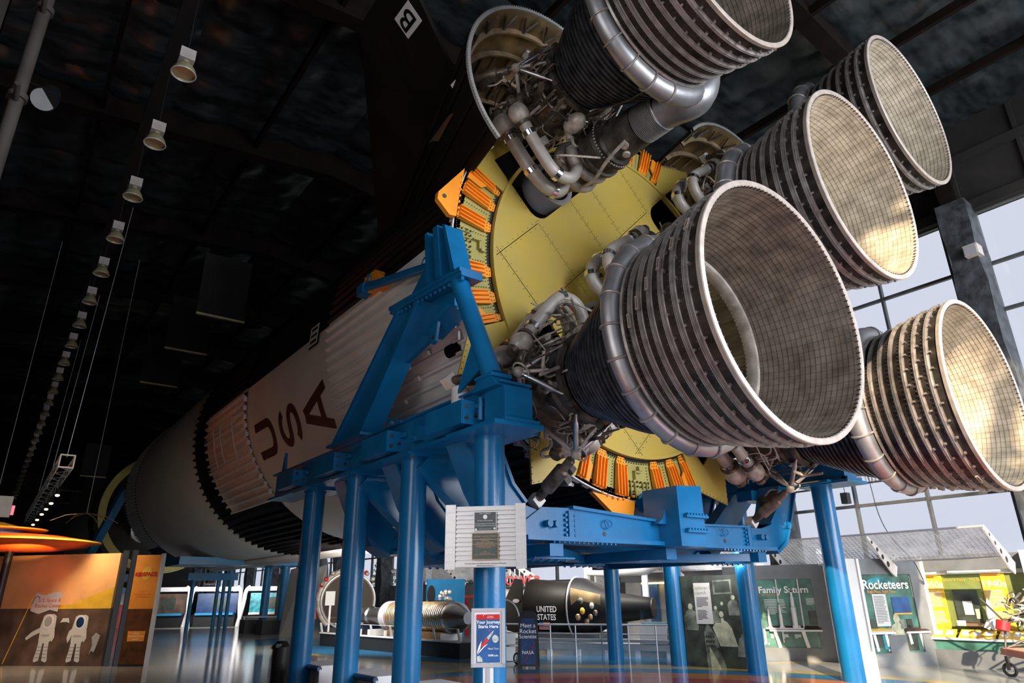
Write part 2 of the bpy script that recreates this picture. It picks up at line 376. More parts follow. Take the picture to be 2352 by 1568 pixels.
# outside
obj('ground', G().bb((24.5, -60, -.4), (140, 160, -.1)), LAWN, kind='structure')
def tree(x, y, h, seed, label):
    r = random.Random(seed); t = thing('tree', label, 'tree', (x, y, -.1), 'trees outside the glass wall')
    obj('trunk', G().tube([(x, y, -.1), (x+.1, y, h*.4), (x-.1, y+.1, h*.8)], [.22, .16, .06], 8), BARKM, t)
    g = G()
    for k in range(900):
        a = r.random()*2*pi; zz = r.random(); rr = h*.32*(1-zz*.75)*(.3+.7*r.random()); c = V((x+rr*cos(a), y+rr*sin(a), h*.25+zz*h*.8))
        d = V((r.uniform(-1,1), r.uniform(-1,1), r.uniform(-1,1))).normalized(); e = d.orthogonal().normalized(); s = .16+.12*r.random()
        g.add([c-d*s, c+e*s*.5, c+d*s, c-e*s*.5], [(0,1,2,3)])
    obj('foliage', g, LEAF, t, smooth=False, kind='stuff')
tree(35, 70, 6.5, 1, 'pale leafy tree seen past the lying display tank')
tree(31, 46, 6.8, 2, 'feathery tree seen between the two middle blue columns')
tree(34, 32, 6.0, 3, 'sparse tree outside behind the silver plaque stand')
tree(38, 33.5, 5.4, 4, 'pale tree outside above the black capsule')

# ================================================================== ROCKET (first stage with everything bolted to it)
rocket = thing('moon_rocket', 'huge white and black rocket stage lying on the blue supports with USA lettering', 'rocket', (RX, 10.5, RZ-5.03))
def pol(r, a): return (RX+r*cos(rad(a)), RZ+r*sin(rad(a)))
def corr(name, ya_, yb_, a0, a1, m, step=2.75, h=.085, base=5.0, parent=rocket):
    n = max(1, round((a1-a0)/step)); pat = (0, 0, 0, 0, 1, 1) if step > 3 else (0, 0, 0, 1, 1, 0)
    g = G().lathe([(ya_, base), (yb_, base)], n*6, (RX, RZ), a0, a1, mod=lambda k, y: h*pat[k % 6])
    return obj(name, g, m, parent, smooth=False)
# thrust structure 10.5 - 17.2
o = corr('ribbed_skin', 10.55, 17.2, 176.4, 225, WHT2, 3.35); o['label'] = 'white ribbed skin ahead of the engines'
o = corr('ribbed_skin', 10.55, 17.2, 225, 315, BLK, 3.35); o['label'] = 'black ribbed skin under the rocket'
o = corr('ribbed_skin', 10.55, 17.2, 42, 176.4, BLK, 3.35); o['label'] = 'black ribbed skin on top'
corr('ribbed_skin', 10.55, 17.2, -45, 42, WHT2, 3.35)
obj('tank_skin', G().lathe([(17.2, 5.0), (24.75, 5.0)], 48, (RX, RZ), 42, 177), BLK2, rocket, 'black upper part of the smooth section')
obj('tank_skin', G().lathe([(17.2, 5.0), (24.75, 5.0)], 80, (RX, RZ), 177, 402), WHT, rocket, 'smooth white tank section with USA lettering')
o = corr('ribbed_skin', 24.8, 30.3, 176.4, 226.4, WHT2, 3.6, .12); o['label'] = 'white ribbed panel ahead of the lettering'
o = corr('ribbed_skin', 24.8, 30.3, 226.4, 536.4, BLK, 3.6, .12); o['label'] = 'black ribbed band'
o = corr('ribbed_skin', 30.3, 32.4, 0, 360, BLK, 3.6, .12)
obj('tank_skin', G().lathe([(32.4, 5.0), (47.5, 5.0)], 96, (RX, RZ)), WHT, rocket, 'long smooth white forward tank')
o = corr('ribbed_skin', 47.5, 51.2, 132, 232, WHT2, 2.2, .07)
o = corr('ribbed_skin', 47.5, 51.2, 232, 492, BLK, 2.2, .07)
g = G()
for a in [182+3.6*k for k in range(13)]:
    x, z = pol(5.1, a); g.box((x, 24.75, z), (.12, .3, .16))
obj('splice_clips', g, WHT, rocket, kind='stuff')
g = G()      # thin white service wiring on the ribbed panel
for y in (26.0, 27.6, 28.6): g.tube([(pol(5.17, a)[0], y, pol(5.17, a)[1]) for a in range(186, 206, 2)], .025, 4)
for a in (187, 189, 191, 201, 203, 205): g.tube([(pol(5.17, a)[0], y, pol(5.17, a)[1]) for y in (25.6, 30.0)], .022, 4)
obj('service_lines', g, WHITE, rocket)
# tunnel along the belly, clips on thrust skin, round hole, edge ring
obj('cable_tunnel', G().tube([(pol(5.18, 281)[0], 10.6, pol(5.18, 281)[1]), (pol(5.18, 281)[0], 50.5, pol(5.18, 281)[1])], .24, 12), WHT, rocket)
obj('cable_tunnel', G().tube([(pol(5.12, 274)[0], 24.9, pol(5.12, 274)[1]), (pol(5.12, 274)[0], 49, pol(5.12, 274)[1])], .12, 8), WHT, rocket)
for k, (y, a) in enumerate([(11.9, 200), (12.0, 203.5), (12.9, 204.5), (12.7, 208), (13.9, 208.5), (13.6, 212), (14.8, 212.5), (14.6, 215.5), (15.8, 215), (11.4, 196), (12.8, 199)]):
    x, z = pol(5.13, a); n = V((cos(rad(a)), 0, sin(rad(a))))
    obj('clip', G().box((x, y, z), (.07, .16, .10), (n, (0,1,0), n.cross(V((0,1,0))))), WHT2, rocket)
x, z = pol(5.09, 205.5); n = V((cos(rad(205.5)), 0, sin(rad(205.5)))); t_ = n.cross(V((0,1,0)))
obj('access_hole', G().prism([(.13*cos(a_)+(.16 if cos(a_) > 0 else -.16), .13*sin(a_)) for a_ in [2*pi*(k+.5)/20 for k in range(20)]], (x, 11.15, z), (0,1,0), -t_, .012), BLK, rocket)
g = G()
for a in range(183, 226, 3):
    x, z = pol(5.14, a); g.box((x, 10.85, z), (.06, .26, .05)); g.box((x, 10.74, z+.08), (.06, .06, .18))
obj('edge_clips', g, WHT, rocket)
obj('aft_ring', G().lathe([(10.5, 4.88), (10.5, 5.06), (10.66, 5.06), (10.66, 4.88)], 96, (RX, RZ), closed=True), WHT2, rocket)
g = G()
for a in (232, 236, 240, 244, 248): x, z = pol(5.15, a); g.box((x, 10.75, z), (.22, .12, .09))
g.tube([(pol(5.1, a)[0], 10.75, pol(5.1, a)[1]) for a in (229, 236, 243, 250)], .05, 6); obj('hinge_row', g, SILV, rocket)
# lettering on the tank: reads with the nose up
def wrap(yc, ac, r=5.012): return lambda X, Y: (RX+r*cos(rad(ac)-X/r), yc+Y, RZ+r*sin(rad(ac)-X/r))
def letter(nm, strokes, w, lab):
    mp = wrap(0, 202.0); g = G()
    for pts in strokes:
        n = len(pts); L_, R_ = [], []
        for i, p in enumerate(pts):
            a_, b_ = pts[max(0, i-1)], pts[min(n-1, i+1)]; dx, dy = b_[0]-a_[0], b_[1]-a_[1]; q = hypot(dx, dy)
            wx = w*(.5 if len(p) < 3 else p[2]); L_.append((p[0]-dy/q*wx, p[1]+dx/q*wx)); R_.append((p[0]+dy/q*wx, p[1]-dx/q*wx))
        o_ = len(g.v); g.v += [mp(*p) for pr in zip(L_, R_) for p in pr]; g.f += [(o_+2*i, o_+2*i+1, o_+2*i+3, o_+2*i+2) for i in range(n-1)]
    return obj('letter', g, MAROON, rocket, lab, smooth=False)
def arc(cx, cy, rx, ry, a0, a1, n=10): return [(cx+rx*cos(rad(a0+(a1-a0)*i/n)), cy+ry*sin(rad(a0+(a1-a0)*i/n))) for i in range(n+1)]
def line(a, b, n=8): return [(a[0]+(b[0]-a[0])*i/n, a[1]+(b[1]-a[1])*i/n) for i in range(n+1)]
letter('U', [line((-.50, 23.95), (-.50, 22.75))+arc(0, 22.70, .50, .42, 180, 360)+line((.50, 22.75), (.50, 23.95))], .30, 'dark red letter U')
letter('S', [arc(0, 21.12, .50, .38, 15, 180)[:]+arc(0, 21.06, .50, .30, 180, 262, 6)+arc(0, 20.44, .50, .30, 82, 0, 6)+arc(0, 20.40, .50, .38, 0, -165)], .29, 'dark red letter S')
letter('A', [line((-.60, 17.62), (-.06, 19.42)), line((.60, 17.62), (.06, 19.42)), line((-.36, 18.16), (.36, 18.16))], .30, 'dark red letter A')
obj('marker_frame', G().prism([(-.36,-.36),(.36,-.36),(.36,.36),(-.36,.36)], (pol(5.02, 177)[0]-.02, 18.15, pol(5.02, 177)[1]), (0,1,0), (sin(rad(177)), 0, -cos(rad(177))), -.01), BLK, rocket)
fr = (pol(5.04, 177)[0]-.03, 18.15, pol(5.04, 177)[1])
g = G()
for q in ([(-.31,-.31),(.31,-.31),(.31,-.25),(-.31,-.25)], [(-.31,.25),(.31,.25),(.31,.31),(-.31,.31)], [(-.31,-.25),(-.25,-.25),(-.25,.25),(-.31,.25)], [(.25,-.25),(.31,-.25),(.31,.25),(.25,.25)], [(-.2,-.14),(.2,-.14),(.2,-.04),(-.2,-.04)], [(-.2,.05),(.2,.05),(.2,.15),(-.2,.15)]):
    g.prism(q, fr, (0,1,0), (sin(rad(177)), 0, -cos(rad(177))), -.01)
obj('marker_lettering', g, WHT, rocket)
# --- aft bulkhead: rotated 45 degrees, cut round the four outer engine bays
bulk = obj('bulkhead', G().lathe([(11.6, 0.02), (11.6, 4.95)], 48, (RX, RZ)), BLK2, rocket, 'black disc painted for the unlit inside of the thrust section')  # unlit interior behind the bay holes put in as a black disc
E1 = (2**-.5, 2**-.5); E2 = (-2**-.5, 2**-.5)
def pq(p, q): return (RX+E1[0]*p+E2[0]*q, RZ+E1[1]*p+E2[1]*q)
def clipc(poly, R):
    N_ = 96
    for k in range(N_):
        a = 2*pi*(k+.5)/N_; nx_, ny_ = cos(a), sin(a); c = R*cos(pi/N_); out = []
        for i in range(len(poly)):
            A, B = poly[i], poly[(i+1) % len(poly)]; da = A[0]*nx_+A[1]*ny_-c; db = B[0]*nx_+B[1]*ny_-c
            if da <= 0: out.append(A)
            if da*db < 0: t = da/(da-db); out.append((A[0]+(B[0]-A[0])*t, A[1]+(B[1]-A[1])*t))
        poly = out
        if len(poly) < 3: return []
    return poly
L_ = [-4.1, -2.75, -1.2, .25, 1.2, 2.75, 4.1]; gp = .008
for p0, p1 in zip(L_, L_[1:]):
    for q0, q1 in zip(L_, L_[1:]):
        pc, qc = (p0+p1)/2, (q0+q1)/2
        if (abs(pc) > 2.75 and abs(qc) < 1.2) or (abs(qc) > 2.75 and abs(pc) < 1.2): continue
        c = clipc([(p0+gp, q0+gp), (p1-gp, q0+gp), (p1-gp, q1-gp), (p0+gp, q1-gp)], 4.02)
        if len(c) > 2: obj('panel', G().plate([pq(*u) for u in c], 10.38+.003*((pc*7+qc*3) % 2), 10.43), YEL, bulk, smooth=False)
g = G()
for k in range(4):       # rounded corners of the four bays
    a = k*pi/2
    def rp(p, q): return pq(p*cos(a)-q*sin(a), p*sin(a)+q*cos(a))
    for s in (-1, 1):
        arc = [(2.75+.35*(1-cos(t)), s*(1.2-.35*(1-sin(t)))) for t in [pi/2*i/6 for i in range(7)]]
        g.plate([rp(*u) for u in [(2.74, s*1.21)]+arc], 10.385, 10.43)
obj('bay_corner', g, YEL, bulk, smooth=False)
g = G()
for q in L_[1:-1]:
    for k in range(-20, 21):
        p = k*.2
        for (A, B) in ((p, q), (q, p)):
            if hypot(A, B) < 3.95 and not ((abs(A) > 2.7 and abs(B) < 1.15) or (abs(B) > 2.7 and abs(A) < 1.15)):
                for s in (-.06, .06):
                    x, z = pq(*((A, B+s) if (A, B) == (p, q) else (A+s, B))); g.plate([(x+.011*cos(t), z+.011*sin(t)) for t in (0, 1.57, 3.14, 4.71)], 10.372, 10.385)
obj('rivets', g, IRON, bulk, smooth=False, kind='stuff')
obj('rim_strip', G().lathe([(10.35, 4.02), (10.35, 4.10), (10.48, 4.10), (10.48, 4.02)], 120, (RX, RZ), closed=True), YEL, bulk)
def ringrow(r, a0, a1, st, s=.016, y=10.47):
    g = G(); a = a0
    while a < a1:
        x, z = pol(r, a); g.plate([(x+s*cos(t), z+s*sin(t)) for t in (0, 1.05, 2.09, 3.14, 4.19, 5.24)], y, y+.03); a += st
    return g
SLAT_A = (-21.3, -15.2, -7.4, 7.4, 15.2, 21.3)
def slat(a, edge, parent):
    """orange ribbed stiffener lying radially on the recessed sector"""
    ar = rad(a); n = V((cos(ar), 0, sin(ar))); t = V((-sin(ar), 0, cos(ar))); c = V((RX, 0, RZ)); w = .085 if edge else .14; g = G()
    def P(r, q, y): return c + n*r + t*q + V((0, y, 0))
    ri, ro = 4.14, 5.0
    pl = [(ri, -w*.72), (ri+.12, -w), (ro, -w), (ro, w), (ri+.12, w), (ri, w*.72)]
    g.add([P(r, q, 10.47) for r, q in pl]+[P(r, q, 10.44) for r, q in pl], [(0,1,2,3,4,5), (11,10,9,8,7,6)]+[(k, 6+k, 6+(k+1) % 6, (k+1) % 6) for k in range(6)])
    for q in ((-w, -w*.34, w*.34, w) if not edge else (-w, 0, w)):
        hgt = .13
        g.add([P(ri+.14, q-.012, 10.45), P(ri+.14, q+.012, 10.45), P(ro, q+.012, 10.45), P(ro, q-.012, 10.45), P(ri+.2, q-.012, 10.38), P(ri+.2, q+.012, 10.38), P(ro, q+.012, 10.45-hgt), P(ro, q-.012, 10.45-hgt)],
              [(0,1,5,4), (1,2,6,5), (2,3,7,6), (3,0,4,7), (4,5,6,7)])
    if edge:
        s = 1 if edge > 0 else -1
        g.add([P(4.5, s*w, 10.44), P(5.0, s*w, 10.44), P(5.0, s*(w+.16), 10.44), P(4.62, s*(w+.16), 10.44), P(4.5, s*w, 10.40), P(5.0, s*w, 10.40), P(5.0, s*(w+.16), 10.40), P(4.62, s*(w+.16), 10.40)], [(0,1,2,3),(7,6,5,4),(0,4,5,1),(1,5,6,2),(2,6,7,3),(3,7,4,0)])
    so = obj('support_slat', g, ORG, parent, smooth=False)
    g = G()
    for r in (4.18, 4.25):
        for q in (-w*.6, -w*.1, w*.5):
            p = P(r, q, 10.43); g.plate([(p.x+.013*cos(u), p.z+.013*sin(u)) for u in (0, 1.57, 3.14, 4.71)], 10.425, 10.45)
    obj('bolts', g, IRON, so, smooth=False)
for k, s0 in enumerate((0, 90, 180, 270)):
    ring = obj('bulkhead_sector', G().lathe([(10.50, 4.10), (10.50, 5.03)], 24, (RX, RZ), s0-22.5, s0+22.5), YEL2, rocket, 'recessed yellow-green sector with orange stiffeners')
    obj('painted_shadow', G().lathe([(10.49, 4.10), (10.49, 4.17)], 24, (RX, RZ), s0-22.5, s0+22.5), SHADE_RAIL, ring)  # shade beside the raised disc put in as a black strip
    for a in SLAT_A: slat(s0+a, 0 if abs(a) < 20 else (-1 if a > 0 else 1), rocket)
    g = ringrow(4.16, s0-22, s0+22, .9); 
    for r in (4.2, 4.98): g2 = ringrow(r, s0-22, s0+22, .7 if r > 4.5 else 1.1, .014); g.add(g2.v, g2.f)
    for a in (-18, -12, -10.2, -4.2, 4.2, 10.2, 12, 18):
        for q in range(11):
            x, z = pol(4.28+.066*q, s0+a); g.plate([(x+.012*cos(u), z+.012*sin(u)) for u in (0, 1.57, 3.14, 4.71)], 10.475, 10.5)
    obj('rivets', g, IRON, ring, smooth=False, kind='stuff')
    # bracket group in the middle of the sector
    ar = rad(s0); n = V((cos(ar), 0, sin(ar))); t = V((-sin(ar), 0, cos(ar))); c = V((RX, 10.47, RZ)); AX = (n, V((0,1,0)), t); g = G()
    for q in (-.26, -.12, .14, .27): g.box(c+n*4.80+t*q, (.34, .05, .02), AX)
    g.box(c+n*4.86+t*.0, (.14, .07, .22), AX); g.box(c+n*4.40-t*.03, (.04, .13, .2), AX); g.box(c+n*4.47-t*.13, (.2, .13, .03), AX); g.box(c+n*4.32+t*.05, (.10, .13, .12), AX)
    obj('bracket', g, YEL2, ring, smooth=False)
    g = G()
    for q in (-.3, -.19, -.05, .07, .2, .31):
        for r in (4.62, 4.72, 4.84): p = c+n*r+t*q; g.ico((p.x, 10.455, p.z), .026, n=6, m=4)
    obj('bolts', g, IRON, ring)
# corner plates that run out to the engine fairings, one pair per bay with the notch for the actuator bracket
for k in range(4):
    a = k*pi/2
    def rp(p, q): return pq(p*cos(a)-q*sin(a), p*sin(a)+q*cos(a))
    # inner arc is at 22.5 degrees either side of the bay axis
    for s in (-1, 1):
        arc = [(4.06*cos(s*t), 4.06*sin(s*t)) for t in [rad(22.2-1.4*i) for i in range(0, 4)]]
        poly = [(4.68, s*1.90), (5.71, s*1.27), (4.86, s*.38), (4.5, s*.38), (4.5, s*1.2), (4.0, s*1.2)]+arc[::-1]
        o = obj('corner_plate', G().plate([rp(*u) for u in poly], 10.40, 10.45), YEL, rocket, smooth=False)
        g = G()
        for i in range(9):
            f = i/8; q = rp(4.9+.75*f, s*(.5+.72*f)); g.plate([(q[0]+.013*cos(u), q[1]+.013*sin(u)) for u in (0, 1.57, 3.14, 4.71)], 10.39, 10.405)
            q = rp(4.75+.9*f, s*(1.82-.55*f)); g.plate([(q[0]+.013*cos(u), q[1]+.013*sin(u)) for u in (0, 1.57, 3.14, 4.71)], 10.39, 10.405)
        obj('rivets', g, IRON, o, smooth=False, kind='stuff')
    o = obj('corner_plate', G().plate([rp(4.5, -.37), rp(4.86, -.37), rp(4.86, .37), rp(4.5, .37)], 10.41, 10.45), YEL, rocket, smooth=False)
# orange hold-down triangles at nine o'clock and six o'clock
def tri_bracket(pts3, thick, bolts):
    o = V(pts3[0]); ux = (V(pts3[1])-o).normalized(); nn = ux.cross(V(pts3[2])-o).normalized(); uy = nn.cross(ux)
    pl = [((V(p)-o).dot(ux), (V(p)-o).dot(uy)) for p in pts3]
    b = obj('hold_down_bracket', G().prism(pl, o, ux, uy, thick), ORG, rocket, 'orange triangular lifting bracket', smooth=False)
    g = G()
    for p in bolts: g.ico(p, .035, n=6, m=4)
    obj('bolts', g, ORG, b, kind='stuff'); return b
tri_bracket([(6.62, 10.5, 10.70), (5.98, 10.5, 9.86), (5.96, 10.5, 9.68), (6.26, 10.5, 9.40), (6.42, 10.5, 9.42), (6.50, 10.5, 10.0)], .12, [(6.45+.10*k/6, 10.38, 9.48+.95*k/6) for k in range(7)])
x = pol(5.12, 0)[0]
tri_bracket([(9.93, 10.5, 3.98), (10.75, 10.5, 3.40), (11.08, 10.5, 3.42), (11.22, 10.5, 3.86), (10.6, 10.5, 3.90)], .12, [(10.2+.95*k/6, 10.36, 3.98-.10*sin(k*.5)) for k in range(7)])
tri_bracket([(13.1, 10.5, 13.75), (13.9, 10.5, 13.3), (14.2, 10.5, 13.05), (13.6, 10.5, 13.5)], .1, [])
obj('bracket_hole', G().plate([(6.12+.05*cos(k), 9.80+.05*sin(k)) for k in [i*pi/5 for i in range(10)]], 10.365, 10.385), IRON, rocket)
# orange lug on the upper left skin that the blue tie rod holds
b = obj('skin_lug', G().bb((6.20, 13.75, 9.0), (6.45, 14.35, 9.5)).add([(6.2,13.3,8.95),(6.2,13.75,9.5),(6.2,13.75,8.95),(6.45,13.3,8.95),(6.45,13.75,9.5),(6.45,13.75,8.95)],[(0,1,2),(3,5,4),(0,3,4,1),(1,4,5,2),(2,5,3,0)]), ORG, rocket, 'orange lug on the white ribbed skin', smooth=False)
# --- engine fairings (two upper bays) and fins
def fairing(k):
    a = k*pi/2; ax = rad(45)+a; oc = V((cos(ax), 0, sin(ax))); tc = V((-sin(ax), 0, cos(ax)))
    def P(pc, r, f, y): return V((RX, y, RZ)) + oc*(pc+r*cos(f)) + tc*(r*sin(f))
    def st(y): s = min(1, max(0, (y-9.0)/8.5)); return 4.777-1.1*s, 2.30-1.35*s
    ys = [9.0, 9.9, 11.0, 12.2, 13.6, 15.2, 17.4]; n = 30; F0, F1 = rad(-93), rad(93)
    def shell(dr):
        g = G()
        for y in ys:
            pc, r = st(y); g.v += [tuple(P(pc, r+dr, F0+(F1-F0)*i/n, y)) for i in range(n+1)]
        g.f = [(j*(n+1)+i, j*(n+1)+i+1, (j+1)*(n+1)+i+1, (j+1)*(n+1)+i) for j in range(len(ys)-1) for i in range(n)]; return g
    root = obj('engine_fairing', shell(0), BLK2, rocket, 'black conical fairing over an outer engine')
    obj('inner_skin', shell(-.035), GOLD, root)
    def hoop(y, w, dep, m, nm, dr=-.04):
        pc, r = st(y); g = G()
        for i in range(n+1):
            f = F0+(F1-F0)*i/n; g.v += [tuple(P(pc, r+dr, f, y)), tuple(P(pc, r+dr, f, y+w)), tuple(P(pc, r+dr-dep, f, y+w)), tuple(P(pc, r+dr-dep, f, y))]
        for i in range(n): g.f += [(4*i+c, 4*i+(c+1) % 4, 4*i+4+(c+1) % 4, 4*i+4+c) for c in range(4)]
        return obj(nm, g, m, root)
    hoop(8.97, .08, .07, GREY, 'rim', .03)
    for y in (9.45, 10.05, 10.7, 11.4, 12.3): hoop(y, .06, .13, GOLDF, 'hoop_frame')
    for i in range(14):
        f = F0+(F1-F0)*(i+.5)/14; g = G(); (pa, ra), (pb, rb) = st(10.1), st(12.3); g.bar(P(pa, ra-.07, f, 10.1), P(pb, rb-.07, f, 12.3), .05, .04, oc); obj('inner_rib', g, IRON if i % 3 == 0 else GOLDF, root, smooth=False)
    g = G(); pc, r = st(9)
    for i in range(110): f = F0+(F1-F0)*i/110; p = P(pc, r+.04, f, 8.98); g.box(p, (.022, .03, .022))
    obj('rim_bolts', g, GREY, root, smooth=False, kind='stuff')
    for i in range(11):
        f = F0+(F1-F0)*(i+.5)/11
        g = G(); (pa, ra), (pb, rb) = st(9.1), st(9.45)
        w = .05
        g.bar(P(pa, ra-.09, f-w, 9.10), P(pb, rb-.09, f+w, 9.46), .035, .05, oc); g.bar(P(pa, ra-.09, f+w*2.4, 9.10), P(pb, rb-.09, f+w, 9.46), .035, .05, oc)
        obj('lattice_brace', g, IRON, root, smooth=False)
    for i in range(12):
        f = F0+(F1-F0)*(i+.5)/12; g = G(); (pa, ra), (pb, rb) = st(9), st(16.5); g.bar(P(pa, ra+.03, f, 9.1), P(pb, rb+.03, f, 16.5), .03, .05, oc); obj('outer_rib', g, BLK2, root, smooth=False)
    # fin: a black swept plate standing radially
    g = G(); O = V((RX, 0, RZ)); pts = [(10.9, 6.9), (10.35, 9.35), (12.6, 9.35), (17.3, 5.0), (13.5, 5.0)]
    fin = obj('fin', G().add([O+oc*r+tc*s+V((0, y, 0)) for s in (-.06, .06) for y, r in pts], [(4,3,2,1,0), (5,6,7,8,9)]+[(i, (i+1) % 5, 5+(i+1) % 5, 5+i) for i in range(5)]), BLK2, rocket, 'black fin with a white square B' if k == 1 else 'black fin', smooth=False)
    return oc, tc, fin, O
fairing(0); oc, tc, fin, O = fairing(1)
s_ = 1 if tc.z < 0 else -1          # the face seen from below left
C0 = O + oc*8.44 + V((0, 11.14, 0)) + tc*(.075*s_)
g = G().add([C0+oc*a+V((0, b, 0))+tc*(d*s_) for d in (0, .006) for a, b in ((-.28,-.34),(.28,-.34),(.28,.34),(-.28,.34))], [(0,1,2,3),(7,6,5,4)]+[(i, (i+1) % 4, 4+(i+1) % 4, 4+i) for i in range(4)])
pl = obj('marker_square', g, WHITE, fin, 'white square with black letter B', smooth=False)
text('B', .74, C0+tc*(.012*s_), oc, (0,1,0), BLK, pl if False else fin, 'lettering', bold=.008, mapf=lambda X, Y: C0+oc*X+V((0, Y, 0))+tc*(.014*s_))
# small curved shroud below the upper left fairing
g = G()
for i in range(13):
    f = rad(20+130*i/12); c = V((6.55, 10.2, 11.42))
    for (dy, rr) in ((-.15, .62), (.9, .5)): g.v.append(tuple(c+V((-.62*cos(f)*rr/.62*1.0, dy, .42*sin(f)*rr/.62))))
g.f = [(2*i, 2*i+1, 2*i+3, 2*i+2) for i in range(12)]
obj('edge_shroud', g, GOLDF, rocket)
# second-stage ring and body seen past the nose of the first stage
st2 = thing('upper_stage', 'dim pale rocket stage far off with an olive open ring facing us', 'rocket stage', (RX, 65, RZ-5))
obj('interstage_ring', G().lathe([(64.6, 4.45), (64.6, 5.03), (67.5, 5.03), (67.5, 4.45)], 72, (RX, RZ), closed=True), YEL2, st2, 'olive end ring')
g = G().lathe([(66.5, .05), (66.5, 4.4)], 48, (RX, RZ)); obj('inner_dome', g, BLK2, st2)
o = corr('ribbed_skin', 67.5, 70.5, 0, 360, BLK, 2.4, .07, 5.03, st2)
obj('tank_skin', G().lathe([(70.5, 5.0), (95, 5.0)], 72, (RX, RZ)), WHT, st2)
for k in range(5):
    cx, cz = (RX, RZ) if k == 4 else (RX+2.6*cos(rad(45+90*k)), RZ+2.6*sin(rad(45+90*k)))
    obj('engine_bell', G().lathe([(61.6, 1.0), (62.6, .8), (63.6, .45), (64.4, .3), (66.4, .35)], 28, (cx, cz)), WHT2, st2)
# forward dome and equipment in the gap
dome = obj('forward_dome', G().lathe([(51.0, 4.95), (52.4, 4.5), (53.6, 3.4), (54.3, 1.8), (54.5, .02)], 48, (RX, RZ)), BLK2, rocket)

